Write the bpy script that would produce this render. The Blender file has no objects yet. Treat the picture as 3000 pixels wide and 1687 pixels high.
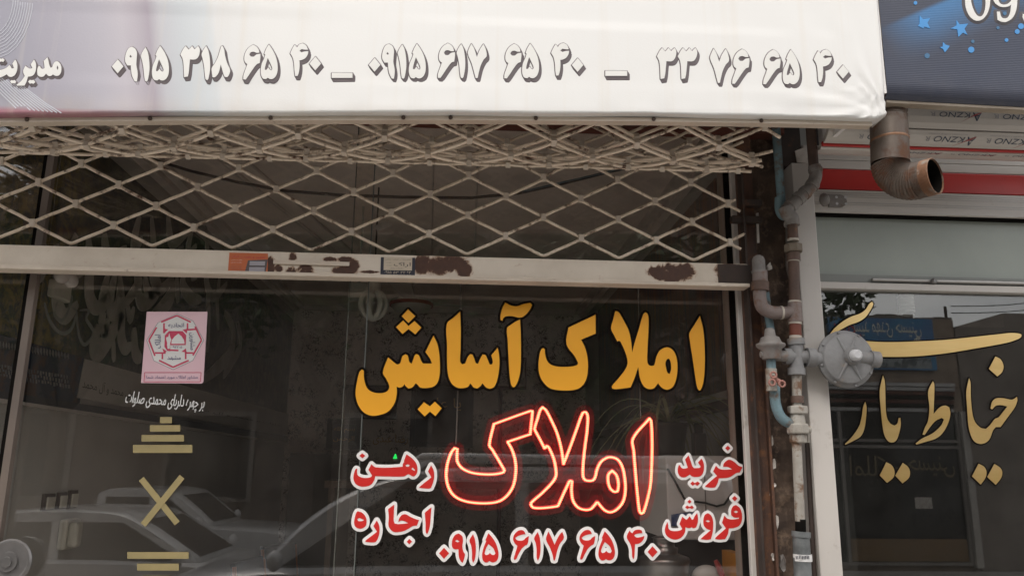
import bpy, bmesh, math, random, unicodedata
from mathutils import Vector, Matrix, noise
from mathutils.geometry import tessellate_polygon

random.seed(7)
S = bpy.context.scene
COL = S.collection
PI = math.pi

# ------------------------------------------------------------------ camera
F = 2333.0                                   # focal length in pixels of a 3000 px wide frame
CAM = Vector((0.0, -2.6, 1.6))
yaw, pitch, roll = math.radians(3.5), math.radians(12.73), math.radians(0.6)
fw = Vector((math.sin(yaw) * math.cos(pitch), math.cos(yaw) * math.cos(pitch), math.sin(pitch)))
rt = Vector((math.cos(yaw), -math.sin(yaw), 0))
up = rt.cross(fw)
RT = rt * math.cos(roll) + up * math.sin(roll)
UP = up * math.cos(roll) - rt * math.sin(roll)
cd = bpy.data.cameras.new('camera')
cam = bpy.data.objects.new('camera', cd)
COL.objects.link(cam)
m = Matrix((RT, UP, -fw)).transposed().to_4x4()
m.translation = CAM
cam.matrix_world = m
cd.sensor_width = 36.0
cd.lens = 36.0 * F / 3000.0
cd.clip_end = 500
cd.clip_start = 0.05
S.camera = cam

# ------------------------------------------------------------------ sky, sun, exposure
W = bpy.data.worlds.new('World')
S.world = W
W.use_nodes = True
wn, wl = W.node_tree.nodes, W.node_tree.links
wn.clear()
wo = wn.new('ShaderNodeOutputWorld'); bg = wn.new('ShaderNodeBackground')
sky = wn.new('ShaderNodeTexSky'); sky.sky_type = 'NISHITA'; sky.sun_disc = False
SUN_EL, SUN_AZ = math.radians(54), math.radians(205)
sky.sun_elevation = SUN_EL; sky.sun_rotation = SUN_AZ
sky.air_density = 1.0; sky.dust_density = 2.5; sky.ozone_density = 1.0
tc = wn.new('ShaderNodeTexCoord')
mp = wn.new('ShaderNodeMapping'); mp.inputs['Scale'].default_value = (1.0, 1.0, 3.0)
nz = wn.new('ShaderNodeTexNoise'); nz.inputs['Scale'].default_value = 1.6
nz.inputs['Detail'].default_value = 7; nz.inputs['Roughness'].default_value = .58
cr = wn.new('ShaderNodeValToRGB')
cr.color_ramp.elements[0].position = .36; cr.color_ramp.elements[0].color = (.35, .35, .35, 1)
cr.color_ramp.elements[1].position = .66; cr.color_ramp.elements[1].color = (1, 1, 1, 1)
cl = wn.new('ShaderNodeMix'); cl.data_type = 'RGBA'
cl.inputs[7].default_value = (15.5, 15.0, 14.6, 1)           # overcast cloud
wl.new(tc.outputs['Generated'], mp.inputs[0]); wl.new(mp.outputs[0], nz.inputs[0])
wl.new(nz.outputs[0], cr.inputs[0]); wl.new(cr.outputs[0], cl.inputs[0])
wl.new(sky.outputs[0], cl.inputs[6]); wl.new(cl.outputs[2], bg.inputs[0])
bg.inputs['Strength'].default_value = 0.12
wl.new(bg.outputs[0], wo.inputs[0])

sd = bpy.data.lights.new('sun', 'SUN'); sd.energy = 1.0; sd.angle = math.radians(18); sd.color = (1, .95, .88)
so = bpy.data.objects.new('sun', sd); COL.objects.link(so)
sdir = Vector((math.sin(SUN_AZ) * math.cos(SUN_EL), math.cos(SUN_AZ) * math.cos(SUN_EL), math.sin(SUN_EL)))
so.rotation_euler = sdir.to_track_quat('Z', 'Y').to_euler()
so.location = (0, -6, 9)

S.view_settings.view_transform = 'Standard'
S.view_settings.look = 'None'
S.view_settings.gamma = 1.0
S.view_settings.use_curve_mapping = False
S.view_settings.exposure = 0.5
S.render.engine = 'CYCLES'
S.cycles.max_bounces = 10
S.cycles.diffuse_bounces = 7
S.cycles.transparent_max_bounces = 24
S.cycles.sample_clamp_indirect = 4.0
S.cycles.use_denoising = True
try:
    S.cycles.use_light_tree = True
except Exception:
    pass

# ------------------------------------------------------------------ helpers: rays through the photograph onto real planes
def ray(px, py):
    return fw + RT * ((px - 1500.0) / F) + UP * ((843.5 - py) / F)
def P(px, py, y=0.0):
    d = ray(px, py); return CAM + d * ((y - CAM.y) / d.y)
def PXP(px, py, x):
    d = ray(px, py); return CAM + d * ((x - CAM.x) / d.x)
def PZP(px, py, z):
    d = ray(px, py); return CAM + d * ((z - CAM.z) / d.z)
def PM(w, y=0.0):                             # length of one photograph pixel at depth y
    return w * (y - CAM.y) / F

ORG = {}
def tag(o, label=None, cat=None, group=None, kind=None):
    if label: o['label'] = label
    if cat: o['category'] = cat
    if group: o['group'] = group
    if kind: o['kind'] = kind
    return o
def thing(name, loc, label, cat, group=None):
    o = bpy.data.objects.new(name, None); COL.objects.link(o)
    o.empty_display_size = .05
    o.location = loc; ORG[o.name] = Vector(loc)
    return tag(o, label, cat, group)

class MB:
    def __init__(s): s.v = []; s.f = []; s.sm = []
    def add(s, vs, fs, smooth=False):
        n = len(s.v); s.v += [Vector(a) for a in vs]
        s.f += [[i + n for i in f] for f in fs]; s.sm += [smooth] * len(fs); return s
    def box(s, x0, x1, y0, y1, z0, z1):
        if x0 > x1: x0, x1 = x1, x0
        if y0 > y1: y0, y1 = y1, y0
        if z0 > z1: z0, z1 = z1, z0
        return s.add([(x0,y0,z0),(x1,y0,z0),(x1,y1,z0),(x0,y1,z0),(x0,y0,z1),(x1,y0,z1),(x1,y1,z1),(x0,y1,z1)],
                     [(0,3,2,1),(4,5,6,7),(0,1,5,4),(1,2,6,5),(2,3,7,6),(3,0,4,7)])
    def hexa(s, a, b):                        # two quads (4 points each) joined into a solid
        return s.add(list(a) + list(b), [(3,2,1,0),(4,5,6,7),(0,1,5,4),(1,2,6,5),(2,3,7,6),(3,0,4,7)])
    def slab(s, pts, off):                    # polygon pushed along off
        n = len(pts); off = Vector(off)
        v = [Vector(p) for p in pts] + [Vector(p) + off for p in pts]
        return s.add(v, [list(range(n))[::-1], list(range(n, 2*n))] + [(i, (i+1) % n, n+(i+1) % n, n+i) for i in range(n)])
    def tube(s, path, r, n=10, closed=False, caps=True, smooth=True, flat=None):
        path = [Vector(p) for p in path]; k = len(path)
        rs = r if isinstance(r, (list, tuple)) else [r] * k
        ref = None; rings = []
        for i in range(k):
            a = path[i-1] if (i or closed) else path[i]
            b = path[(i+1) % k] if (i < k-1 or closed) else path[i]
            t = (b - a)
            if t.length < 1e-9: t = Vector((0, 0, 1))
            t.normalize()
            if ref is None:
                ref = Vector((0, 1, 0)) if abs(t.y) < .9 else Vector((1, 0, 0))
            u = (ref - t * ref.dot(t)); u.normalize(); w = t.cross(u); ref = u
            rings.append([path[i] + (u * math.cos(2*PI*j/n) + w * math.sin(2*PI*j/n)) * rs[i] for j in range(n)])
        vs = [q for rg in rings for q in rg]; fs = []
        for i in range(k if closed else k-1):
            i2 = (i+1) % k
            for j in range(n):
                fs.append((i*n+j, i*n+(j+1) % n, i2*n+(j+1) % n, i2*n+j))
        s.add(vs, fs, smooth)
        if caps and not closed:
            s.add(rings[0], [list(range(n))[::-1]]); s.add(rings[-1], [list(range(n))])
        return s
    def lathe(s, base, axis, prof, n=24, smooth=True):   # prof: (distance along axis, radius)
        axis = Vector(axis).normalized(); base = Vector(base)
        return s.tube_rings([(base + axis * d, r) for d, r in prof], axis, n, smooth)
    def tube_rings(s, cr_, axis, n, smooth):
        ref = Vector((0, 1, 0)) if abs(axis.y) < .9 else Vector((1, 0, 0))
        u = (ref - axis * ref.dot(axis)).normalized(); w = axis.cross(u)
        vs = []; fs = []
        for c, r in cr_:
            vs += [c + (u*math.cos(2*PI*j/n) + w*math.sin(2*PI*j/n)) * max(r, 1e-5) for j in range(n)]
        for i in range(len(cr_)-1):
            for j in range(n):
                fs.append((i*n+j, i*n+(j+1) % n, (i+1)*n+(j+1) % n, (i+1)*n+j))
        s.add(vs, fs, smooth)
        s.add(vs[:n], [list(range(n))[::-1]]); s.add(vs[-n:], [list(range(n))]); return s
    def blob(s, c, r, sub=2, jit=0.0, sc=(1, 1, 1)):
        bm = bmesh.new(); bmesh.ops.create_icosphere(bm, subdivisions=sub, radius=1)
        bm.verts.ensure_lookup_table()
        vs = [Vector(c) + Vector((v.co.x*sc[0], v.co.y*sc[1], v.co.z*sc[2])) * r * (1 + jit * noise.noise(v.co*2.3 + Vector(c))) for v in bm.verts]
        fs = [[v.index for v in f.verts] for f in bm.faces]; bm.free()
        return s.add(vs, fs, True)
    def build(s, name, mat, parent=None, bevel=0, label=None, cat=None, group=None, kind=None, autosm=None):
        me = bpy.data.meshes.new(name)
        if parent is not None: o0 = ORG[parent.name]
        else:
            xs = [v.x for v in s.v]; ys = [v.y for v in s.v]; zs = [v.z for v in s.v]
            o0 = Vector(((min(xs)+max(xs))/2, (min(ys)+max(ys))/2, min(zs)))
        me.from_pydata([v - o0 for v in s.v], [], s.f)
        for p, q in zip(me.polygons, s.sm): p.use_smooth = q
        me.update()
        if mat: me.materials.append(mat)
        o = bpy.data.objects.new(name, me); COL.objects.link(o)
        if parent is not None:
            o.parent = parent; o.location = o0 - ORG[parent.name]
        else: o.location = o0
        ORG[o.name] = o0.copy()
        if bevel:
            b = o.modifiers.new('bevel', 'BEVEL'); b.width = bevel; b.segments = 2; b.limit_method = 'ANGLE'
        return tag(o, label, cat, group, kind)

# ------------------------------------------------------------------ materials
def L(r, g, b):                               # sRGB 0..255 to linear
    f = lambda c: (c/255/12.92) if c/255 <= .04045 else ((c/255+.055)/1.055)**2.4
    return (f(r), f(g), f(b), 1)
def newmat(name):
    mt = bpy.data.materials.new(name); mt.use_nodes = True
    nt = mt.node_tree; b = nt.nodes['Principled BSDF']
    return mt, nt, b
def N(nt, t, **kw):
    n = nt.nodes.new(t)
    for k, v in kw.items(): setattr(n, k, v)
    return n
def noise_n(nt, scale, detail=5, rough=.55, vec=None, dist=0):
    n = N(nt, 'ShaderNodeTexNoise'); n.inputs['Scale'].default_value = scale
    n.inputs['Detail'].default_value = detail; n.inputs['Roughness'].default_value = rough
    n.inputs['Distortion'].default_value = dist
    if vec is not None: nt.links.new(vec, n.inputs['Vector'])
    return n.outputs[0]
def ramp(nt, src, p0, p1, c0=(0,0,0,1), c1=(1,1,1,1)):
    r = N(nt, 'ShaderNodeValToRGB'); e = r.color_ramp.elements
    e[0].position, e[1].position = p0, p1; e[0].color, e[1].color = c0, c1
    nt.links.new(src, r.inputs[0]); return r.outputs[0]
def mixc(nt, fac, a, b):
    mx = N(nt, 'ShaderNodeMix', data_type='RGBA')
    if hasattr(fac, 'links'): nt.links.new(fac, mx.inputs[0])
    else: mx.inputs[0].default_value = fac
    for v, i in ((a, 6), (b, 7)):
        if hasattr(v, 'links'): nt.links.new(v, mx.inputs[i])
        else: mx.inputs[i].default_value = v
    return mx.outputs[2]
def math_n(nt, op, a, b=0.0, clamp=False):
    n = N(nt, 'ShaderNodeMath', operation=op, use_clamp=clamp)
    for v, i in ((a, 0), (b, 1)):
        if hasattr(v, 'links'): nt.links.new(v, n.inputs[i])
        else: n.inputs[i].default_value = v
    return n.outputs[0]
def mat(name, c, c2=None, scale=9, rough=.6, metal=0.0, bump=0.0, bscale=70, rust=0.0, rscale=7,
        rc=(.085, .036, .018, 1), stretch=None, spec=.5, lo=.35, hi=.68, world=False, coat=0):
    mt, nt, b = newmat(name)
    t = N(nt, 'ShaderNodeTexCoord'); vec = t.outputs['Object']
    if world:
        g = N(nt, 'ShaderNodeNewGeometry'); vec = g.outputs['Position']
    if stretch:
        mpn = N(nt, 'ShaderNodeMapping'); mpn.inputs['Scale'].default_value = stretch
        nt.links.new(vec, mpn.inputs[0]); vec2 = mpn.outputs[0]
    else: vec2 = vec
    c = tuple(c) if len(c) == 4 else tuple(c) + (1,)
    if c2 is None: c2 = tuple(x * .78 for x in c[:3]) + (1,)
    c2 = tuple(c2) if len(c2) == 4 else tuple(c2) + (1,)
    col = mixc(nt, ramp(nt, noise_n(nt, scale, 6, .6, vec2), lo, hi), c, c2)
    rsock = None
    if rust > 0:
        rf = ramp(nt, noise_n(nt, rscale, 8, .68, vec), 1-rust-.06, 1-rust+.06)
        col = mixc(nt, rf, col, rc); rsock = rf
    nt.links.new(col, b.inputs['Base Color'])
    b.inputs['Roughness'].default_value = rough; b.inputs['Metallic'].default_value = metal
    b.inputs['Specular IOR Level'].default_value = spec
    if coat: b.inputs['Coat Weight'].default_value = coat; b.inputs['Coat Roughness'].default_value = .08
    if rsock is not None:
        rr = math_n(nt, 'MULTIPLY_ADD', rsock, .85 - rough); nt.nodes[-1].inputs[2].default_value = rough
        nt.links.new(rr, b.inputs['Roughness'])
        if metal:
            mm = math_n(nt, 'MULTIPLY_ADD', rsock, -metal); nt.nodes[-1].inputs[2].default_value = metal
            nt.links.new(mm, b.inputs['Metallic'])
    if bump:
        bp = N(nt, 'ShaderNodeBump'); bp.inputs['Strength'].default_value = bump; bp.inputs['Distance'].default_value = .004
        nt.links.new(noise_n(nt, bscale, 5, .6, vec), bp.inputs['Height']); nt.links.new(bp.outputs[0], b.inputs['Normal'])
    return mt
def glass_mat(name, tint=(1, 1, 1), dirt=.03, boost=1.0, ior=1.52):
    mt, nt, b = newmat(name); nt.nodes.remove(b)
    out = nt.nodes['Material Output']
    tr = N(nt, 'ShaderNodeBsdfTransparent'); tr.inputs[0].default_value = tuple(tint) + (1,)
    gl = N(nt, 'ShaderNodeBsdfGlossy'); gl.inputs['Roughness'].default_value = 0.0
    gl.inputs[0].default_value = (boost, boost, boost, 1)
    geo = N(nt, 'ShaderNodeNewGeometry')
    mxi = N(nt, 'ShaderNodeMix', data_type='FLOAT'); mxi.inputs[2].default_value = ior; mxi.inputs[3].default_value = 1/ior
    nt.links.new(geo.outputs['Backfacing'], mxi.inputs[0])
    fr = N(nt, 'ShaderNodeFresnel'); nt.links.new(mxi.outputs[0], fr.inputs[0])
    m1 = N(nt, 'ShaderNodeMixShader')
    nt.links.new(fr.outputs[0], m1.inputs[0]); nt.links.new(tr.outputs[0], m1.inputs[1]); nt.links.new(gl.outputs[0], m1.inputs[2])
    df = N(nt, 'ShaderNodeBsdfDiffuse'); df.inputs[0].default_value = (.45, .43, .4, 1)
    m2 = N(nt, 'ShaderNodeMixShader')
    nz_ = noise_n(nt, 5, 8, .7, geo.outputs['Position'], 1.2)
    dd = ramp(nt, nz_, .35, .8, (dirt*.35,)*3 + (1,), (dirt*1.7,)*3 + (1,))
    nt.links.new(dd, m2.inputs[0]); nt.links.new(m1.outputs[0], m2.inputs[1]); nt.links.new(df.outputs[0], m2.inputs[2])
    nt.links.new(m2.outputs[0], out.inputs[0])
    return mt
def emis(name, c, s):
    mt, nt, b = newmat(name)
    b.inputs['Base Color'].default_value = (.1, .02, .02, 1)
    b.inputs['Emission Color'].default_value = tuple(c) + (1,); b.inputs['Emission Strength'].default_value = s
    return mt

M = {}
M['cream'] = mat('cream paint on steel', (.64, .555, .455), (.52, .44, .355), 6, .5, bump=.12, rust=.30, rscale=11)
M['rod'] = mat('cream paint on rods', (.84, .715, .57), (.66, .545, .42), 9, .5, rust=.41, rscale=20)
M['white_frame'] = mat('off-white coated aluminium', (.54, .505, .465), (.46, .43, .395), 3, .42, stretch=(1, 1, .3), bump=.05, rust=.34, rscale=9, rc=(.37, .33, .285, 1))
M['alu'] = mat('aluminium section', (.44, .425, .40), (.32, .305, .29), 5, .35, .6, stretch=(.3, 1, 1))
M['alu_dull'] = mat('dull bronze aluminium', (.30, .275, .25), (.22, .20, .185), 5, .45, .2)
M['chrome'] = mat('brushed chrome', (.20, .19, .185), (.15, .145, .14), 20, .38, .55)
M['rust'] = mat('rusted steel', (.105, .050, .030), (.045, .026, .02), 9, .8, bump=.5, bscale=45, rust=.42, rscale=22, rc=(.17, .075, .035, 1), stretch=(3, 3, .6))
M['rust_dark'] = mat('dark rusted steel', (.048, .030, .022), (.025, .018, .015), 9, .75, bump=.4, bscale=40, rust=.36, rscale=16, rc=(.13, .055, .028, 1))
M['redoxide'] = mat('red oxide primer', (.14, .038, .022), (.085, .03, .02), 10, .7, bump=.2, rust=.4, rc=(.05, .025, .018, 1))
M['pipe_brown'] = mat('brown weathered pipe', (.105, .062, .044), (.06, .037, .028), 14, .65, bump=.4, rust=.36, rscale=30, rc=(.2, .1, .055, 1))
M['pipe_gray'] = mat('grey painted fitting', (.225, .21, .195), (.145, .13, .12), 12, .6, bump=.5, rust=.40, rscale=18, rc=(.16, .10, .07, 1))
M['pipe_mauve'] = mat('grey pink wrapped fitting', (.205, .165, .15), (.135, .105, .095), 12, .65, bump=.5, rust=.40, rscale=22, rc=(.15, .085, .06, 1))
M['pipe_pale'] = mat('pale flaking pipe paint', (.36, .34, .30), (.25, .225, .19), 14, .6, bump=.5, rust=.455, rscale=22, rc=(.15, .085, .05, 1))
M['pipe_blue'] = mat('light blue pipe paint', (.155, .245, .275), (.10, .15, .165), 9, .55, bump=.3, rust=.42, rscale=20, rc=(.13, .095, .07, 1))
M['regulator'] = mat('grey cast regulator', (.225, .225, .226), (.155, .153, .15), 9, .6, bump=.45, rust=.36, rscale=12, rc=(.27, .215, .17, 1))
M['reg_cap'] = mat('pale regulator cap', (.52, .52, .53), (.44, .44, .45), 14, .45)
M['tape'] = mat('white thread seal tape', (.50, .46, .39), (.34, .30, .25), 30, .8)
M['meter'] = mat('black grey meter sleeve', (.07, .075, .075), (.17, .18, .18), 18, .5, bump=.2)
M['flue'] = mat('weathered flue steel', (.175, .145, .12), (.085, .062, .048), 8, .5, .4, bump=.2, rust=.46, rscale=13, rc=(.10, .045, .022, 1), stretch=(1, 1, .4))
M['flue_orange'] = mat('heat rusted flue rim', (.30, .165, .095), (.16, .08, .045), 14, .6, .3, bump=.2, rust=.4, rscale=30, rc=(.30, .26, .22, 1))
M['soot'] = mat('soot', (.008, .007, .006), None, 8, .95, spec=.05)
M['mud'] = mat('rough mud plaster', (.125, .085, .06), (.05, .034, .027), 11, .92, bump=1.0, bscale=34, rust=.4, rscale=26, rc=(.19, .13, .09, 1))
M['paper'] = mat('torn paper and plaster', (.62, .58, .53), (.4, .36, .32), 20, .8)
M['wall'] = mat('facade render', (.36, .31, .26), (.27, .23, .19), 4, .9, bump=.4)
M['slat_white'] = mat('white shutter slat', (.60, .57, .535), (.47, .44, .40), 5, .42, stretch=(.35, 1, 1.6), bump=.06, rust=.33, rscale=12, rc=(.36, .31, .26, 1))
M['slat_film'] = mat('filmed shutter slat', (.56, .52, .475), (.48, .445, .40), 5, .35, stretch=(.3, 1, 2))
M['slat_red'] = mat('red shutter slat', (.50, .026, .022), (.42, .024, .02), 4, .4, rust=.3, rscale=14, rc=(.30, .05, .04, 1))
M['frost'] = mat('frosted green transom', (.31, .34, .30), (.27, .30, .265), 3, .35)
M['ink_navy'] = mat('navy print', (.035, .05, .085), (.06, .07, .10), 40, .5)
M['ink_red'] = mat('red print', (.42, .07, .07), (.38, .06, .06), 40, .5)
M['ink_grey'] = mat('grey print', (.30, .29, .30), None, 40, .5)
M['yellow'] = mat('amber vinyl', (.90, .415, .022), (.82, .37, .019), 3, .42)
M['outline'] = mat('black brown vinyl', (.010, .007, .006), None, 5, .9, spec=.08)
M['red'] = mat('red vinyl', (.60, .022, .018), (.54, .02, .016), 4, .4)
M['white'] = mat('white vinyl', (.80, .775, .75), (.76, .735, .71), 4, .45)
M['dust'] = mat('pale worn vinyl', (.62, .62, .60), (.5, .5, .48), 30, .6)
M['gold'] = mat('brushed gold foil', (.60, .40, .14), (.80, .60, .28), 2.2, .30, .8, stretch=(.4, 1, 3), bump=.05, bscale=140)
M['gold_tape'] = mat('matt gold tape', (.27, .225, .11), (.40, .315, .145), 6, .45, .2)
M['print_dark'] = mat('dark grey print', L(94, 84, 86), None, 6, .5)
M['print_white'] = mat('cream white print', (.735, .725, .69), (.70, .69, .65), 5, .5)

# ------------------------------------------------------------------ lettering
def crop(ox, oy, s):
    return lambda pts: [(ox + x/s, oy + y/s) for x, y in pts]
def smooth(pts, n=4, ang=50):
    k = len(pts); p = [Vector((a, b)) for a, b in pts]
    corner = []
    for i in range(k):
        a = p[i] - p[i-1]; b = p[(i+1) % k] - p[i]
        if a.length < 1e-6 or b.length < 1e-6: corner.append(True); continue
        corner.append(a.angle(b) > math.radians(ang))
    out = []
    for i in range(k):
        p1, p2 = p[i], p[(i+1) % k]; d = (p2-p1).length
        def tang(j):
            if corner[j]: return None
            t = (p[(j+1) % k] - p[j-1]); return t.normalized() if t.length > 1e-6 else None
        t1, t2 = tang(i), tang((i+1) % k)
        ch = (p2-p1).normalized() if d > 1e-6 else Vector((1, 0))
        m1 = (t1 or ch) * d; m2 = (t2 or ch) * d
        for q in range(n):
            t = q/n
            out.append(p1*(2*t**3-3*t*t+1) + m1*(t**3-2*t*t+t) + p2*(-2*t**3+3*t*t) + m2*(t**3-t*t))
    return [(a.x, a.y) for a in out]
def fill_mb(contours, tf, nrm, t, mb=None):
    """contours in 2D mapped by tf to 3D; a thin sheet of thickness t raised along nrm"""
    mb = mb or MB(); nrm = Vector(nrm)
    loops = [[tf(*q) for q in c] for c in contours]
    tris = tessellate_polygon([[Vector((q[0], -q[1], 0)) for q in c] for c in contours])
    base = [v for l in loops for v in l]
    tri2 = []
    for a, b, c in tris:
        n = (base[b]-base[a]).cross(base[c]-base[a])
        if n.length < 1e-14: continue
        tri2.append((a, b, c) if n.dot(nrm) > 0 else (c, b, a))
    mb.add([v + nrm*t for v in base], tri2)
    for l in loops:
        k = len(l)
        mb.add(l + [v + nrm*t for v in l], [(i, (i+1) % k, k+(i+1) % k, k+i) for i in range(k)])
    return mb
def ring_mb(contours, tf, nrm, r, t, mb=None):
    """a low ridge of half width r following every contour, round at the corners"""
    mb = mb or MB(); nrm = Vector(nrm)
    for c in contours:
        q = []
        for a in c:
            v = tf(*a)
            if not q or (v - q[-1]).length > r*.04: q.append(v)
        if (q[0]-q[-1]).length < r*.04: q.pop()
        k = len(q); secs = []
        for i in range(k):
            a = (q[i]-q[i-1]).normalized(); b = (q[(i+1) % k]-q[i]).normalized()
            na, nb = a.cross(nrm).normalized(), b.cross(nrm).normalized()
            an = na.angle(nb, 0)
            if an > .45:
                st = max(2, int(an/.5)+1)
                sgn = 1 if na.cross(nb).dot(nrm) > 0 else -1
                for j in range(st+1):
                    secs.append((q[i], Matrix.Rotation(sgn*an*j/st, 3, nrm) @ na))
            else:
                nn = (na+nb); secs.append((q[i], nn.normalized() if nn.length > 1e-6 else na))
        vs = []
        for p_, n_ in secs: vs += [p_ - n_*r, p_ + nrm*t, p_ + n_*r]
        kk = len(secs); fs = []
        for i in range(kk):
            j = (i+1) % kk
            fs += [(i*3, j*3, j*3+1, i*3+1), (i*3+1, j*3+1, j*3+2, i*3+2)]
        n0 = (vs[fs[0][1]]-vs[fs[0][0]]).cross(vs[fs[0][2]]-vs[fs[0][1]])
        if n0.dot(nrm) < 0: fs = [f[::-1] for f in fs]
        mb.add(vs, fs)
    return mb
# ---- traced glyphs, photograph pixels
c3 = crop(980, 820, 2.2596)
YELLOW = [
 [c3([(2418,238),(2440,330),(2450,470),(2449,600),(2440,680),(2424,725),(2414,732),(2402,715),(2392,670),(2370,520),(2350,390),(2349,352),(2380,300)])],
 [c3([(1858,207),(1845,260),(1830,320),(1850,365),(1872,408),(1882,402),(1892,408),(1925,480),(1940,545),(1925,590),(1880,650),(1836,702),(1838,718),(1860,722),(1920,716),(1960,710),(1985,650),(2010,575),(2012,590),(2022,650),(2045,700),(2075,720),(2110,718),(2130,698),(2142,682),(2150,695),(2175,718),(2205,725),(2240,705),(2262,650),(2270,580),(2262,510),(2240,465),(2210,447),(2180,450),(2150,470),(2130,510),(2122,545),(2115,565),(2095,568),(2078,560),(2070,535),(2072,440),(2078,320),(2078,250),(2070,222),(2056,215),(2042,230),(2010,340),(1985,420),(1970,480),(1962,400),(1945,330),(1920,280),(1890,225),(1875,210)]),
  c3([(2200,525),(2215,520),(2225,545),(2228,590),(2218,622),(2205,615),(2195,585),(2190,550)])],
 [c3([(1728,230),(1728,355),(1632,395),(1655,440),(1672,500),(1678,570),(1668,650),(1635,705),(1580,728),(1500,730),(1430,718),(1385,680),(1358,630),(1350,570),(1356,500),(1368,460),(1380,450),(1392,458),(1394,490),(1405,530),(1425,555),(1460,570),(1510,575),(1570,572),(1605,562),(1612,548),(1590,505),(1535,425),(1548,315)])],
 [c3([(1228,262),(1232,340),(1234,480),(1230,600),(1215,665),(1195,705),(1182,710),(1170,695),(1160,640),(1152,520),(1146,400),(1142,320),(1165,298),(1200,275)])],
 [c3([(1130,150),(1165,168),(1205,175),(1250,160),(1295,152),(1308,165),(1295,195),(1260,235),(1225,250),(1180,240),(1140,240),(1120,250),(1112,270),(1098,265),(1100,230),(1112,185)])],
 [c3([(832,210),(836,340),(834,470),(832,540),(845,558),(865,552),(882,510),(898,490),(915,495),(925,520),(935,550),(950,555),(965,520),(980,492),(1000,498),(1015,530),(1028,560),(1042,558),(1048,542),(1038,498),(1080,448),(1090,500),(1092,560),(1082,640),(1062,700),(1035,718),(1005,712),(985,690),(978,683),(968,700),(945,718),(920,710),(905,690),(897,684),(888,702),(870,712),(820,714),(780,690),(755,640),(746,570),(745,430),(744,290),(790,248)])],
 [c3([(655,368),(680,420),(694,490),(698,580),(692,650),(670,695),(630,712),(570,712),(548,690),(537,683),(515,710),(490,718),(470,700),(464,688),(450,705),(430,712),(412,705),(412,760),(395,820),(355,870),(300,892),(250,898),(200,880),(165,840),(145,790),(140,740),(150,670),(165,610),(182,592),(195,600),(195,640),(205,690),(225,725),(265,745),(310,748),(345,738),(362,715),(360,690),(340,650),(320,612),(355,512),(395,545),(415,560),(435,550),(450,505),(470,492),(485,500),(495,540),(510,555),(522,525),(532,498),(545,490),(560,500),(572,530),(585,552),(615,553),(645,552),(632,520),(602,477)])],
 [c3([(488,195),(535,240),(490,285),(445,240)])],
 [c3([(455,268),(490,305),(530,272),(575,315),(535,360),(490,325),(450,358),(408,312)])],
 [c3([(592,808),(632,835),(665,805),(710,848),(668,900),(632,870),(597,902),(550,855)])],
]
n5 = crop(1290, 1180, 4.5286); n6 = crop(1540, 1180, 4.2615)
LED = [
 [n5([(190,600),(150,650),(110,750),(85,860),(80,980),(100,1090),(150,1190),(230,1260),(350,1305),(500,1325),(650,1325),(780,1300),(870,1240),(940,1150),(980,1050),(1000,900),(995,780),(965,660),(925,570),(890,515),(1190,415),(1222,110),(1200,105),(710,280),(650,560),(690,620),(850,890),(830,920),(720,942),(600,945),(450,930),(340,895),(265,840),(225,770),(222,680),(225,612)])],
 [n6([(210,55),(180,90),(145,200),(110,320),(120,350),(180,460),(235,570),(265,530),(295,570),(350,700),(375,830),(375,910),(330,990),(200,1125),(70,1240),(65,1270),(100,1305),(250,1305),(400,1285),(470,1130),(545,970),(575,970),(570,1100),(590,1220),(650,1300),(720,1328),(800,1325),(850,1280),(890,1230),(930,1280),(990,1340),(1060,1360),(1140,1320),(1210,1230),(1240,1100),(1235,960),(1210,820),(1160,720),(1090,680),(1020,680),(940,730),(890,820),(865,920),(840,960),(790,970),(735,955),(712,900),(715,760),(735,560),(765,330),(770,160),(745,110),(710,125),(640,310),(560,530),(470,760),(440,560),(390,380),(320,220),(250,90)]),
  n6([(1075,845),(1030,890),(1025,970),(1050,1060),(1100,1110),(1145,1100),(1155,1010),(1130,900)])],
 [n6([(1540,195),(1335,445),(1345,600),(1365,850),(1390,1130),(1415,1340),(1435,1380),(1465,1360),(1520,1180),(1555,1000),(1570,700),(1572,450),(1560,220)])],
]
r4 = crop(1020, 1300, 4.5286); r5 = crop(1920, 1280, 4.2607)
RAHN = [
 [r4([(1100,280),(1135,350),(1142,430),(1130,500),(1100,580),(1070,590),(945,580),(950,565),(1105,440),(1060,360)])],
 [r4([(775,135),(850,190),(905,260),(920,330),(910,390),(880,425),(855,428),(805,400),(785,405),(740,428),(560,430),(360,425),(345,480),(300,540),(230,562),(160,560),(105,530),(75,480),(72,420),(90,350),(105,325),(122,330),(118,375),(135,420),(190,445),(260,448),(305,435),(318,415),(270,340),(310,265),(340,295),(370,308),(540,312),(725,300),(725,265),(745,235),(740,225)]),
  r4([(760,283),(790,268),(818,280),(805,300),(775,300)]), r4([(838,330),(855,310),(888,342),(882,357)])],
 [r4([(188,122),(228,155),(190,188),(150,155)])],
]
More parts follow.
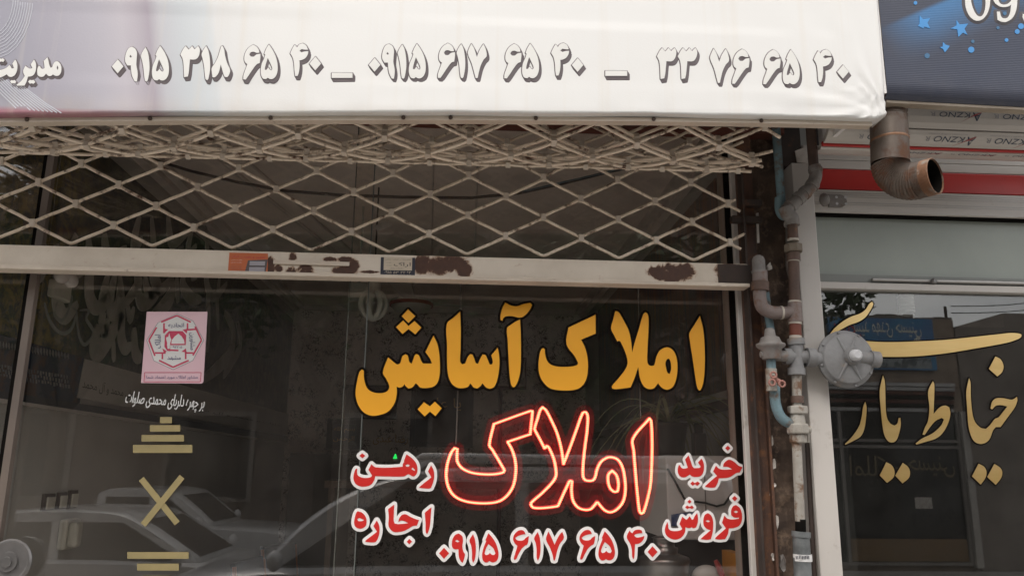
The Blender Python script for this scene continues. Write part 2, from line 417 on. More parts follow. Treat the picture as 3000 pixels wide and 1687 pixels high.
EJARE = [
 [r4([(1105,835),(1100,900),(1085,1080),(1060,1170),(1045,1190),(1030,1165),(1028,1050),(1018,920),(1022,905)])],
 [r4([(612,800),(608,900),(605,1010),(615,1050),(660,1060),(800,1048),(720,1012),(665,1028),(680,980),(720,935),(765,930),(830,965),(900,995),(940,1005),(912,1080),(860,1085),(800,1120),(740,1150),(660,1165),(600,1160),(555,1120),(535,1070),(540,960),(530,860)])],
 [r4([(812,1255),(848,1290),(812,1328),(778,1292)])],
 [r4([(380,1010),(410,1070),(418,1140),(405,1220),(370,1290),(330,1302),(235,1295),(228,1280),(385,1160),(335,1085)])],
 [r4([(130,890),(180,905),(225,950),(245,1010),(235,1080),(190,1115),(140,1118),(95,1090),(80,1040),(95,950),(115,900)]), r4([(118,995),(150,980),(215,1005),(180,1020),(135,1020)])],
]
KHARID = [
 [r5([(920,280),(980,305),(1030,350),(1085,375),(1050,440),(1010,445),(950,485),(900,505),(790,512),(775,570),(745,625),(690,630),(620,618),(625,605),(745,500),(770,485),(720,425),(755,355),(790,390),(840,404),(960,400),(900,370),(845,368),(850,335),(880,298)])],
 [r5([(902,105),(935,137),(902,168),(870,137)])],
 [r5([(575,265),(600,320),(605,380),(595,440),(560,485),(510,495),(460,490),(430,465),(405,480),(370,498),(320,495),(285,455),(278,400),(290,350),(308,348),(315,370),(335,388),(370,390),(405,380),(370,278),(412,225),(440,300),(460,360),(480,385),(530,385),(555,380),(565,365),(530,315)])],
 [r5([(462,550),(492,572),(525,550),(555,575),(522,605),(492,585),(465,605),(435,577)])],
]
FORUSH = [
 [r5([(1005,845),(1055,885),(1078,960),(1075,1040),(1045,1100),(980,1130),(915,1135),(905,1200),(870,1268),(800,1275),(745,1268),(750,1250),(880,1135),(830,1065),(860,975),(900,1015),(960,1025),(1040,1015),(1045,1000),(985,1000),(945,970),(945,910),(970,860)]), r5([(972,927),(1005,913),(1033,930),(1005,945)])],
 [r5([(988,730),(1022,763),(990,798),(955,763)])],
 [r5([(655,945),(695,975),(718,1040),(720,1120),(710,1200),(690,1270),(640,1278),(565,1270),(575,1255),(690,1158),(640,1140),(605,1100),(598,1040),(615,970)]), r5([(622,1042),(655,1030),(683,1048),(655,1060)])],
 [r5([(520,945),(530,1000),(528,1060),(505,1125),(470,1135),(450,1120),(430,1132),(400,1130),(375,1120),(365,1190),(320,1250),(250,1275),(190,1262),(140,1225),(118,1170),(125,1110),(150,1055),(158,1090),(165,1140),(200,1165),(270,1168),(320,1155),(335,1140),(300,1080),(335,990),(360,1010),(385,1030),(405,1012),(425,985),(440,1005),(455,1030),(475,1018),(485,990)])],
 [r5([(425,778),(452,803),(425,828),(398,803)])],
 [r5([(395,850),(425,868),(455,850),(480,875),(455,895),(425,882),(395,895),(370,872)])],
]
rp = crop(1260, 1520, 3.68)
RD = {
 '0': [[(150,305),(205,365),(150,425),(97,365)]],
 '9': [[(310,152),(345,180),(355,225),(348,290),(358,345),(375,375),(365,430),(350,468),(330,450),(310,400),(305,320),(265,322),(240,300),(235,255),(245,205),(275,165)], [(268,232),(290,220),(318,238),(295,248)]],
 '1': [[(463,160),(482,210),(492,270),(493,350),(482,430),(463,468),(452,430),(452,350),(442,280),(425,225)]],
 '5': [[(628,150),(665,190),(705,250),(730,320),(738,390),(722,440),(690,462),(660,460),(640,448),(620,462),(595,465),(570,440),(560,390),(572,320),(606,232),(596,224)], [(628,265),(680,310),(705,365),(690,385),(665,380),(645,362),(625,380),(600,385),(588,365),(605,310)]],
 '6': [[(980,115),(1010,125),(1030,160),(990,165),(945,180),(918,200),(935,222),(975,230),(1010,222),(1030,200),(1065,180),(1050,265),(1020,285),(985,320),(950,380),(925,430),(905,435),(902,420),(920,360),(942,285),(915,260),(895,215),(905,170),(940,130)]],
 '7': [[(1275,130),(1310,200),(1342,275),(1365,220),(1400,160),(1425,135),(1442,200),(1400,260),(1375,320),(1355,400),(1345,440),(1330,440),(1320,380),(1290,300),(1250,215)]],
 '4': [[(2150,120),(2165,140),(2180,150),(2205,120),(2250,110),(2280,120),(2290,150),(2260,150),(2215,160),(2198,175),(2225,195),(2265,192),(2310,178),(2300,215),(2270,250),(2235,265),(2208,265),(2205,340),(2200,410),(2190,430),(2178,400),(2175,330),(2160,270),(2120,190)]],
}
def rdig(ch, dx=0, dy=0): return [rp([(x+dx, y+dy) for x, y in c]) for c in RD[ch]]
REDNUM = [rdig('0'), rdig('9'), rdig('1'), rdig('5'), rdig('6'), rdig('1', 697, -23), rdig('7'),
          rdig('6', 715, -2), rdig('5', 1254, -22), rdig('4'), rdig('0', 2247, -15)]
a1 = crop(1060, 110, 6.779); a2 = crop(500, 110, 5.6)
AD = {   # anchor point, contours
 '0': (a1([(255,552)])[0], [a1([(258,415),(370,555),(255,690),(140,555)])]),
 '9': (a1([(545,140)])[0], [a1([(545,140),(610,185),(640,270),(632,400),(628,500),(650,620),(655,700),(640,830),(595,825),(545,720),(525,600),(520,510),(450,510),(410,440),(405,360),(430,250),(480,165)]), a1([(490,335),(512,300),(540,340),(515,355)])]),
 '1': (a1([(805,150)])[0], [a1([(805,150),(845,230),(870,340),(885,500),(880,640),(850,800),(830,830),(795,815),(780,720),(765,560),(735,400),(715,320),(760,215)])]),
 '5': (a1([(1095,135)])[0], [a1([(1095,135),(1150,210),(1210,320),(1250,430),(1270,560),(1265,680),(1230,770),(1170,820),(1110,820),(1075,795),(1040,825),(980,810),(945,750),(935,650),(955,520),(1000,420),(1025,340),(1005,320),(1040,230)]), a1([(1075,405),(1120,500),(1165,610),(1150,650),(1115,635),(1085,590),(1050,640),(1015,640),(1020,590),(1050,480)])]),
 '6': (a1([(1705,125)])[0], [a1([(1705,125),(1770,160),(1815,220),(1830,283),(1770,285),(1720,265),(1660,275),(1630,320),(1660,360),(1720,360),(1770,320),(1850,305),(1850,380),(1835,490),(1780,510),(1700,610),(1620,730),(1560,815),(1510,810),(1515,730),(1560,600),(1590,510),(1545,470),(1530,390),(1550,290),(1610,190)])]),
 '7': (a1([(2175,135)])[0], [a1([(2175,135),(2230,230),(2285,400),(2340,260),(2415,140),(2460,240),(2480,380),(2420,450),(2360,570),(2320,720),(2300,815),(2260,815),(2230,700),(2180,520),(2105,330),(2130,230)])]),
 '3': (a2([(250,150)])[0], [a2([(250,150),(275,180),(300,210),(325,185),(355,150),(385,190),(400,205),(425,175),(455,150),(480,200),(480,260),(455,330),(410,370),(320,370),(310,480),(300,580),(285,650),(225,660),(220,560),(215,450),(200,360),(165,290),(210,200)])]),
 '8': (a2([(852,145)])[0], [a2([(852,145),(880,200),(895,300),(930,430),(980,550),(950,640),(930,660),(890,655),(870,610),(825,450),(790,590),(730,660),(690,660),(680,580),(678,510),(730,430),(780,330),(810,230),(835,155)])]),
 '4': (a2([(2170,105)])[0], [a2([(2035,130),(2060,150),(2075,175),(2110,125),(2170,105),(2225,140),(2255,210),(2205,210),(2150,200),(2115,230),(2150,255),(2200,240),(2260,235),(2250,290),(2210,350),(2150,380),(2115,385),(2118,480),(2105,580),(2085,640),(2045,640),(2035,560),(2025,430),(2005,340),(1965,270),(1995,200)])]),
}
AWN = [('0',345.5,196),('9',388,139),('1',427,140.5),('5',469.7,136),('3',None,0),('1',604.5,136.5),('8',None,0),('6',742,133),('5',788,132),('4',None,0),('0',924,187.7),
       ('0',None,0),('9',None,0),('1',None,0),('5',None,0),('6',None,0),('1',1351.3,130.7),('7',None,0),('6',1506,130),('5',1553,129.3),('4',1651,127.6),('0',1691.8,192),
       ('3',1939.3,142),('3',2000.5,142),('7',2090,144),('6',2173.4,145.6),('6',2264.3,147),('5',2316,147),('4',2419.8,146.7),('0',2468.7,212)]
def adig(ch, x, y):
    (ax, ay), cs = AD[ch]
    if x is None: x, y = ax, ay
    return [[(q[0]+x-ax, q[1]+y-ay) for q in c] for c in cs]
aw = crop(0, 150, 12.075)
MODIR = [
 [aw([(2040,380),(2110,430),(2170,530),(2185,660),(2160,790),(2090,880),(2000,895),(1920,870),(1885,840),(1850,880),(1770,905),(1690,870),(1640,810),(1600,870),(1520,930),(1420,920),(1350,870),(1330,770),(1340,640),(1380,540),(1430,560),(1460,620),(1520,650),(1590,620),(1580,500),(1560,370),(1690,240),(1720,340),(1760,520),(1800,610),(1860,590),(1900,470),(1960,400)]), aw([(2045,530),(2080,610),(2055,690),(2020,620)])],
 [aw([(1215,320),(1270,420),(1290,560),(1270,720),(1210,850),(1120,910),(1010,920),(985,980),(950,1100),(880,1240),(610,1240),(600,1210),(760,1080),(890,900),(830,730),(910,540),(990,600),(1080,640),(1160,620),(1100,490)])],
 [aw([(0,690),(130,660),(250,600),(350,510),(390,560),(430,640),(510,620),(450,470),(550,320),(610,420),(630,560),(610,720),(540,860),(430,930),(320,910),(250,840),(150,900),(0,960),(-150,970),(-300,960),(-420,900),(-500,760),(-480,600),(-440,700),(-300,720),(-150,705)])],
 [aw([(-40,340),(10,280),(60,292),(120,275),(180,340),(130,405),(60,388),(10,400)])],
 [aw([(370,1100),(420,1045),(475,1060),(530,1040),(590,1110),(540,1170),(475,1150),(425,1170)])],
 [aw([(1010,1100),(1070,1035),(1130,1050),(1200,1035),(1265,1110),(1200,1175),(1130,1155),(1070,1175)])],
]
g7 = crop(2420, 860, 2.4983)
GOLD = [
 [g7([(335,60),(345,75),(330,110),(290,170),(240,205),(170,230),(110,262),(65,285),(40,305),(30,292),(60,255),(120,205),(180,170),(250,145),(290,115),(315,75)])],
 [g7([(1410,292),(1428,300),(1425,318),(1400,334),(1320,360),(1100,400),(850,440),(620,460),(400,462),(300,455),(200,430),(150,400),(200,335),(300,348),(450,355),(650,350),(850,340),(1050,320),(1250,298),(1350,288)])],
 [g7([(285,790),(295,830),(290,920),(275,1000),(250,1045),(200,1075),(140,1105),(138,1098),(190,1045),(240,970),(260,900),(270,830)])],
 [g7([(415,598),(428,640),(432,720),(435,830),(445,910),(470,950),(500,965),(520,950),(530,910),(542,908),(545,960),(530,1030),(510,1075),(480,1088),(450,1075),(425,1030),(410,950),(400,850),(392,760),(392,700),(400,660)])],
 [g7([(780,640),(790,660),(790,740),(785,880),(830,832),(870,818),(900,832),(908,880),(890,950),(850,1020),(800,1060),(720,1085),(660,1103),(655,1095),(700,1060),(780,1020),(840,965),(862,920),(845,908),(800,930),(760,975),(720,1032),(705,1030),(720,985),(745,930),(755,830),(745,740),(750,700)])],
 [g7([(1045,618),(1055,650),(1058,760),(1070,880),(1090,940),(1130,980),(1170,988),(1200,960),(1235,915),(1260,905),(1290,870),(1325,825),(1280,815),(1240,820),(1215,845),(1202,840),(1215,790),(1245,765),(1300,765),(1360,775),(1395,755),(1398,780),(1380,830),(1330,900),(1275,975),(1240,975),(1220,1000),(1190,1070),(1140,1098),(1090,1085),(1060,1040),(1040,960),(1030,820),(1025,720),(1035,660)])],
 [g7([(1238,460),(1275,480),(1297,530),(1285,575),(1252,605),(1190,550)])],
 [g7([(440,1232),(480,1255),(500,1300),(490,1345),(445,1382),(392,1328)])],
 [g7([(560,1237),(597,1265),(612,1300),(605,1345),(558,1386),(505,1330)])],
 [g7([(1115,1243),(1155,1265),(1172,1300),(1165,1345),(1130,1395),(1067,1335)])],
 [g7([(1230,1245),(1270,1270),(1287,1300),(1280,1345),(1240,1397),(1178,1340)])],
]
def word(name, glyphs, y, rpx, fm, om, label, cat, part='letter', n=4, tr=.0009, tf_=.0018, nrm=(0, -1, 0), ang=50):
    """one lettering thing on the plane y: every connected stroke a part, its contrasting edge a sub-part"""
    pts = [P(*q, y) for g in glyphs for q in g[0]]
    loc = Vector((sum(p.x for p in pts)/len(pts), y, min(p.z for p in pts)))
    t = thing(name, loc, label, cat)
    for g in glyphs:
        cs = [smooth(c, n, ang) for c in g]
        f = fill_mb(cs, lambda a, b: P(a, b, y), nrm, tf_).build(part, fm, t)
        if rpx: ring_mb(cs, lambda a, b: P(a, b, y), nrm, PM(rpx, y), tr).build('outline', om, f)
    return t
# ---- Persian text from the built-in font
FORMS = {}
for cp in list(range(0xFB50, 0xFE00)) + list(range(0xFE70, 0xFEFD)):
    d = unicodedata.decomposition(chr(cp)).split()
    if len(d) == 2 and d[0] in ('<initial>', '<medial>', '<final>', '<isolated>'):
        FORMS.setdefault(chr(int(d[1], 16)), {}).setdefault(d[0][1:-1], chr(cp))
def shape(txt):
    out = []
    for i, ch in enumerate(txt):
        f = FORMS.get(ch)
        if not f: out.append(ch); continue
        pv = i and 'initial' in FORMS.get(txt[i-1], {}); nx = i+1 < len(txt) and txt[i+1] in FORMS and 'initial' in f
        k = 'medial' if pv and nx else 'initial' if nx else 'final' if pv else 'isolated'
        out.append(f.get(k) or f.get('isolated') or ch)
    return ''.join(reversed(out))
TXT = {}
def text_mesh(body, shear=0.0):
    if (body, shear) in TXT: return TXT[(body, shear)]
    c = bpy.data.curves.new('lettering', 'FONT'); c.body = body; c.align_x = 'LEFT'; c.resolution_u = 3; c.shear = shear
    o = bpy.data.objects.new('lettering', c); COL.objects.link(o)
    bpy.context.view_layer.update()
    me = bpy.data.meshes.new_from_object(o.evaluated_get(bpy.context.evaluated_depsgraph_get()))
    bpy.data.objects.remove(o); bpy.data.curves.remove(c)
    xs = [v.co.x for v in me.vertices]; ys = [v.co.y for v in me.vertices]
    r = ([v.co.copy() for v in me.vertices], [list(p.vertices) for p in me.polygons], min(xs), max(xs), min(ys), max(ys))
    bpy.data.meshes.remove(me); TXT[(body, shear)] = r; return r
def text_mb(body, tl, tr, bl, lift, mb=None, shear=0.0):
    """text stretched into the parallelogram top-left, top-right, bottom-left"""
    mb = mb or MB(); vs, fs, x0, x1, y0, y1 = text_mesh(body, shear)
    tl, tr, bl = Vector(tl), Vector(tr), Vector(bl)
    u = (tr-tl)/(x1-x0); v = (tl-bl)/(y1-y0); nr = u.cross(v).normalized()
    return mb.add([bl + u*(a.x-x0) + v*(a.y-y0) + nr*lift for a in vs], fs)

# ================================================================== SETTING: street
ROADZ = -0.2
M['asphalt'] = mat('asphalt', (.06, .058, .056), (.042, .041, .04), 3, .9, bump=.4, bscale=120, world=True)
M['paving'] = mat('pavement tiles', (.42, .40, .37), (.33, .315, .29), 2.2, .85, bump=.2, bscale=50, world=True)
M['kerb'] = mat('kerb stone', (.34, .32, .30), None, 3, .85, bump=.2)
M['brick'] = mat('mud brick wall', (.36, .285, .225), (.22, .17, .13), 5.5, .95, bump=.9, bscale=18)
M['brick2'] = mat('dark brick wall', (.22, .18, .15), (.13, .105, .09), 4.5, .95, bump=.9, bscale=18)
M['plaster'] = mat('stained plaster wall', (.30, .26, .225), (.18, .155, .135), 1.6, .95, bump=.5, bscale=14)
mb = MB(); mb.box(-120, 120, -140, -9.9, -.6, ROADZ-.01).box(-120, 120, -9.9, -3.0, -.6, ROADZ-.005)
mb.build('ground', M['asphalt'], kind='structure')
MB().box(-60, 60, -9.9, -3.02, ROADZ-.004, ROADZ+.006).build('road', M['asphalt'], kind='structure')
MB().box(-60, 60, -3.0, 5.2, -.6, 0.0).build('pavement', M['paving'], kind='structure')
MB().box(-60, 60, -11.4, -9.92, -.6, -.06).build('pavement', M['paving'], kind='structure')
MB().box(-60, 60, -3.12, -3.0, -.5, .004).build('kerb', M['kerb'], kind='structure')
MB().box(-60, 60, -9.92, -9.8, -.5, -.05).build('kerb', M['kerb'], kind='structure')

# ------------------------------------------------------------------ opposite side (seen mirrored in the panes)
YO = -11.4
def O(px, py): return P(px, py, -YO)           # where the pane shows it, folded back across the glass
b = thing('shop_building', (7.4, YO-2, 0), 'low mud brick shop building with blue sign across the street, mirrored in the right pane', 'building')
ztop = O(2600, 931).z
xa, xb, xc = O(2380, 1200).x - 1.2, O(2733, 1000).x, O(2803, 1000).x
mb = MB(); mb.box(xa, xc, YO-4, YO-.05, -.1, ztop)
mb.build('wall', M['brick'], b)
random.seed(3)
mb = MB()
for i in range(22):
    x = xa + (xc-xa)*i/22 + random.uniform(-.03, .03)
    mb.box(x, x+(xc-xa)/22*.9, YO-.35, YO-.051, ztop, ztop+random.uniform(.02, .09))
mb.build('parapet', M['brick2'], b)
b2 = thing('plaster_building', (11, YO-2, 0), 'stained grey plaster building beside the mud brick shop across the street', 'building')
mb = MB(); zb, zc_ = O(2880, 958).z, O(2960, 917).z; xd = O(2945, 950).x
mb.box(xc+.01, xd, YO-4, YO-.02, -.1, zb)
mb.box(xd, 24, YO-4, YO-.02, -.1, zc_)
mb.build('wall', M['plaster'], b2)
mb = MB(); mb.box(xc+.2, xc+.24, YO-.6, YO-.56, zb, zb+.5); mb.box(xc-1.9, xc-1.82, YO-.6, YO-.52, ztop, ztop+.32)
mb.build('roof_pipe', M['rust_dark'], b2)
# shop front with sign, shutter box, glazed window
sx0, sx1 = O(2428, 1000).x, O(2733, 1000).x; sz0, sz1 = O(2600, 1083).z, O(2600, 934).z
sg = thing('shop_sign', ((sx0+sx1)/2, YO, sz0), 'blue shop sign with pale Persian lettering across the street', 'sign')
M['sign_blue'] = mat('blue sign print', (.05, .15, .36), (.04, .24, .42), 1.4, .4)
M['pale_ink'] = mat('pale sign ink', (.85, .82, .72), None, 4, .5)
MB().box(sx0, sx1, YO-.04, YO+.05, sz0, sz1).build('panel', M['sign_blue'], sg)
def street_text(body, xl, xr, z1, z0, m_, par, y=YO+.06):     # reads from the street: +x is on the reader's left
    text_mb(shape(body), (xr, y, z1), (xl, y, z1), (xr, y, z0), .003).build('lettering', m_, par)
h = sz1-sz0; w_ = sx1-sx0
street_text('سید مهدی حسینی', sx0+.24*w_, sx1-.12*w_, sz1-.06*h, sz1-.38*h, M['pale_ink'], sg)
street_text('املاک', sx0+.05*w_, sx0+.30*w_, sz1-.12*h, sz1-.5*h, M['red'], sg)
mb = MB(); mb.slab([(sx1-.3*w_, YO+.051, sz1-.62*h), (sx1-.16*w_, YO+.051, sz1-.34*h), (sx1-.03*w_, YO+.051, sz1-.62*h)], (0, .004, 0))
mb.build('print', M['pale_ink'], sg)
mb = MB(); mb.box(sx0+.1*w_, sx1-.05*w_, YO+.05, YO+.054, sz0+.03*h, sz0+.24*h)
mb.build('print', mat('grey photo print', (.3, .33, .34), (.08, .10, .11), 9, .5, lo=.45, hi=.55), sg)
fx0, fx1 = O(2440, 1400).x, O(2823, 1400).x
fr_ = thing('glazed_storefront', ((fx0+fx1)/2, YO, 0), 'dark glazed shop front with rolled shutter across the street', 'shop front')
zt = O(2600, 1146).z
M['slat_far'] = mat('far shutter slat', (.55, .54, .53), (.42, .41, .41), 3, .5)
for i in range(7):
    z1_ = O(2600, 1122+i*12).z; z0_ = O(2600, 1132+i*12).z
    MB().box(fx0, fx1-.05, YO-.02, YO+.14-.02*i, z0_, z1_).build('slat', M['slat_far'] if i in (0, 1, 6) else M['redoxide'] if i in (2, 4) else M['soot'], fr_)
gz0, gz1 = O(2600, 1652).z, O(2600, 1206).z
MB().box(fx0, fx1, YO-.045, YO-.01, gz0, gz1).build('dark_pane', mat('dark shop glass', (.012, .012, .012), None, 3, .06, spec=.35), fr_)
mb = MB(); wx0, wx1 = O(2470, 1400).x, O(2820, 1400).x
for x in (fx0, wx0, wx1): mb.box(x-.03, x+.03, YO-.01, YO+.04, gz0, gz1)
for py in (1290, 1308, 1650): z = O(2600, py).z; mb.box(fx0, fx1, YO-.009, YO+.038, z-.025, z+.025)
mb.build('frame', M['alu_dull'], fr_)
MB().box(fx1+.02, fx1+.14, YO-.01, YO+.1, 0, O(2810, 1205).z).build('post', M['white_frame'], fr_)
MB().box(wx0+.05, wx1-.05, YO-.008, YO+.01, gz0+.05, gz0+.42).build('base_panel', mat('tan base panel', (.22, .13, .05), None, 2, .5), fr_)
M['dim_gold'] = mat('dull gold lettering', (.22, .17, .09), None, 3, .5)
ww = wx1-wx0; wz1 = O(2600, 1318).z; wz0 = O(2600, 1650).z; wh = wz1-wz0
street_text('املاک', wx0+.06*ww, wx0+.46*ww, wz1-.05*wh, wz1-.24*wh, M['dim_gold'], fr_, YO+.012)
street_text('حسینی', wx0+.55*ww, wx0+.94*ww, wz1-.05*wh, wz1-.24*wh, M['dim_gold'], fr_, YO+.012)
MB().box(wx0+.58*ww, wx0+.72*ww, YO+.0, YO+.014, wz1-.52*wh, wz1-.42*wh).build('notice', M['paper'], fr_)
# taller brick block further left
tb = thing('brick_building', (-4, YO-3, 0), 'two storey dark brick building across the street behind the trees', 'building')
MB().box(-22, xa-.02, YO-6, YO-.08, -.1, 6.0).build('wall', M['brick2'], tb)
for x in (-11, -8, -5, -2, 1):
    for z in (1.0, 4.4):
        w0 = MB().box(x, x+1.5, YO-.079, YO-.03, z, z+1.5).build('window', M['alu_dull'], tb)
        MB().box(x+.08, x+1.42, YO-.06, YO-.02, z+.08, z+1.42).build('pane', mat('dark far pane', (.02, .022, .024), None, 3, .1), w0)
# power line
mb = MB(); p0, p1 = O(2690, 928), O(3100, 880)
for k in range(2):
    pts = [(p0.lerp(p1, t) + Vector((0, 0, -.10*math.sin(PI*t) - .12*k))) for t in [i/10 for i in range(11)]]
    mb.tube([(q.x, -q.y+1, q.z) for q in pts], .008, 5)
mb.build('power_line', M['soot'], label='thin black power lines above the buildings across the street', cat='cable')

# trees across the street
M['bark'] = mat('bark', (.09, .07, .055), (.05, .04, .03), 8, .95, bump=.8, bscale=30)
def leafmat(n, c):
    mt, nt, b_ = newmat(n)
    oi = N(nt, 'ShaderNodeNewGeometry')
    nt.links.new(mixc(nt, ramp(nt, noise_n(nt, 2.2, 3, .5, oi.outputs['Position']), .3, .7), c, tuple(x*1.7 for x in c[:3])+(1,)), b_.inputs['Base Color'])
    b_.inputs['Roughness'].default_value = .6
    return mt
LEAF = leafmat('leaves', (.035, .055, .018, 1))
def tree(x, y, h, r, lab, seed, n=5200, base=ROADZ):
    rnd = random.Random(seed)
    t = thing('street_tree', (x, y, base), lab, 'tree', 'trees along the far kerb')
    mb = MB(); fork = h*.38
    mb.tube([(x, y, base-.1), (x+.04, y, base+fork*.5), (x, y, base+fork)], [.16, .13, .11], 8)
    tips = []
    for k in range(8):
        a = 2*PI*k/8 + rnd.uniform(-.3, .3); ln = r*rnd.uniform(.6, .95); zz = base + fork + (h-fork)*rnd.uniform(.3, .95)
        tip = Vector((x+math.cos(a)*ln, y+math.sin(a)*ln*.8, zz))
        mb.tube([(x, y, base+fork-.05), Vector((x, y, base+fork)).lerp(tip, .5) + Vector((0, 0, .2)), tip], [.07, .045, .015], 6); tips.append(tip)
    mb.build('trunk', M['bark'], t)
    mb = MB(); cz = base + fork + (h-fork)*.55
    cl_ = [Vector((rnd.gauss(0, .5), rnd.gauss(0, .5), rnd.gauss(0, .5))) for _ in range(26)]
    for i in range(n):
        c = cl_[i % 26]
        q = Vector((x + c.x*r*.9, y + c.y*r*.75, cz + c.z*(h-fork)*.42)) + Vector((rnd.gauss(0, .20), rnd.gauss(0, .20), rnd.gauss(0, .18)))*r*.75
        q += (tips[i % 8]-q)*rnd.uniform(0, .35)
        a = Vector((rnd.gauss(0, 1), rnd.gauss(0, 1), rnd.gauss(0, .6))).normalized(); b_ = a.orthogonal().normalized()
        s_ = rnd.uniform(.06, .12)
        mb.add([q-a*s_, q+b_*s_*.45, q+a*s_, q-b_*s_*.45], [(0, 1, 2, 3)])
    mb.build('crown', LEAF, t)
tree(4.35, -9.2, 5.4, 1.25, 'leafy street tree nearest the blue shop sign across the street', 11)
tree(1.6, -9.4, 6.5, 2.2, 'tall leafy street tree opposite the estate agent shop window', 12, 6500)
tree(-2.0, -9.3, 6.7, 2.3, 'tall dense street tree in front of the brick building', 13, 6500)
tree(-5.8, -9.4, 6.4, 2.3, 'broad street tree at the far left across the street', 14, 5500)
tree(-9.6, -9.4, 6.5, 2.3, 'last street tree far to the left across the street', 15, 4500)

# cars at the kerb and in the road
def paint(n, c): return mat(n, c, tuple(x*.96 for x in c), 2, .3, coat=.7)
M['car_white'] = paint('white car paint', (.72, .72, .71)); M['car_silver'] = paint('silver car paint', (.56, .57, .58))
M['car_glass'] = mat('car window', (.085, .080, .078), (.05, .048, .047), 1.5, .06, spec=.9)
M['tyre'] = mat('tyre rubber', (.02, .02, .02), None, 8, .85); M['rim'] = mat('wheel rim', (.4, .4, .41), None, 6, .3, .8)
M['lampglass'] = mat('headlamp', (.5, .5, .5), None, 4, .1)
def car(name, x, yc, w, prof, gh, paintm, lab, cat, wheels, wr=.31, flip=1, rail=False):
    """prof: body outline (along, up); gh: greenhouse outline; along points to the car's nose"""
    t = thing(name, (x, yc, ROADZ), lab, cat)
    T = lambda u, v, s: Vector((x + flip*u, yc + s, ROADZ + v))
    def loft(pr, secs, m_, nm, bev=.0):
        mb = MB(); k = len(pr); vs = []
        for s_, inset, dz in secs:
            cx = sum(p[0] for p in pr)/k; zz = max(p[1] for p in pr); z0 = min(p[1] for p in pr)
            for u, v in pr:
                vs.append(T(cx + (u-cx)*(1-inset), z0 + (v-z0)*(1-dz), s_))
        fs = []
        for i in range(len(secs)-1):
            for j in range(k): fs.append((i*k+j, i*k+(j+1) % k, (i+1)*k+(j+1) % k, (i+1)*k+j))
        mb.add(vs, fs, True); mb.add(vs[:k], [list(range(k))[::-1]]); mb.add(vs[-k:], [list(range(k))])
        o = mb.build(nm, m_, t, bevel=bev); return o
    loft(smooth(prof, 3, 40), [(-w/2, .04, .04), (-w/2+.06, .005, .01), (-w/4, 0, 0), (w/4, 0, 0), (w/2-.06, .005, .01), (w/2, .04, .04)], paintm, 'body')
    hh = w/2-.13
    gs = smooth(gh, 4, 62)
    loft(gs, [(-hh, .035, .035), (-hh+.03, .012, .012), (-hh+.10, 0, 0), (hh-.10, 0, 0), (hh-.03, .012, .012), (hh, .035, .035)], paintm, 'cabin')
    tp = max(p[1] for p in gh); base = min(p[1] for p in gh)
    bot = sorted([p for p in gh if p[1] < base+.05]); top = sorted([p for p in gh if p[1] > tp-.12])
    u0, u1 = top[0][0], top[-1][0]
    zb_, zt_ = base+.03, tp-.10
    edge = lambda a, c, z_: a[0] + (c[0]-a[0])*(z_-a[1])/(c[1]-a[1])
    rl = lambda z_: edge(bot[0], top[0], z_)+.13
    rr_ = lambda z_: edge(bot[-1], top[-1], z_)-.15
    um = (rl(zb_)+rr_(zb_))/2
    for s_ in (-1, 1):
        for q in ([(rl(zb_), zb_), (um-.05, zb_), (um-.05, zt_), (rl(zt_), zt_)], [(um+.05, zb_), (rr_(zb_), zb_), (rr_(zt_), zt_), (um+.05, zt_)]):
            q = smooth(q, 1, 20)
            q = [T(u, v, s_*(hh+.001)) for u, v in q]
            if s_*flip > 0: q = q[::-1]
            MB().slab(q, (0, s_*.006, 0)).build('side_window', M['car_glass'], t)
        mb = MB().tube([T(rl(zb_)-.1, zb_-.02, s_*(hh+.004)), T(rr_(zb_)+.1, zb_-.02, s_*(hh+.004))], .012, 6); mb.build('window_trim', M['chrome'], t)
        mb = MB().blob(T(rr_(zb_)+.02, zb_+.05, s_*(w/2+.06)), .09, 2, 0, (.6, .9, .8)); mb.build('mirror', paintm, t)
        for uh in (um-.55, um+.35): MB().tube([T(uh, base-.10, s_*(w/2+.012)), T(uh+.16, base-.10, s_*(w/2+.012))], .012, 6).build('door_handle', M['chrome'], t)
        for uh in (rl(zb_)-.0, um, rr_(zb_)+.0): MB().tube([T(uh, base-.05, s_*(w/2-.001)), T(uh, .35, s_*(w/2+.001))], .004, 4).build('door_seam', M['soot'], t)
    for a, c, nm in ((bot[-1], top[-1], 'windscreen'), (bot[0], top[0], 'rear_window')):
        d_ = Vector((c[0]-a[0], c[1]-a[1])).normalized(); sg = 1 if nm == 'windscreen' else -1
        n_ = Vector((d_.y, -d_.x))*sg*.012
        A = Vector(a)+d_*.10; B = Vector(c)-d_*.06; wa = hh-.16
        q = [T(A.x+n_.x, A.y+n_.y, -wa), T(A.x+n_.x, A.y+n_.y, wa), T(B.x+n_.x, B.y+n_.y, wa*.94), T(B.x+n_.x, B.y+n_.y, -wa*.94)]
        MB().hexa(q, [v_ - (T(n_.x, n_.y, 0)-T(0, 0, 0))*2 for v_ in q]).build(nm, M['car_glass'], t)
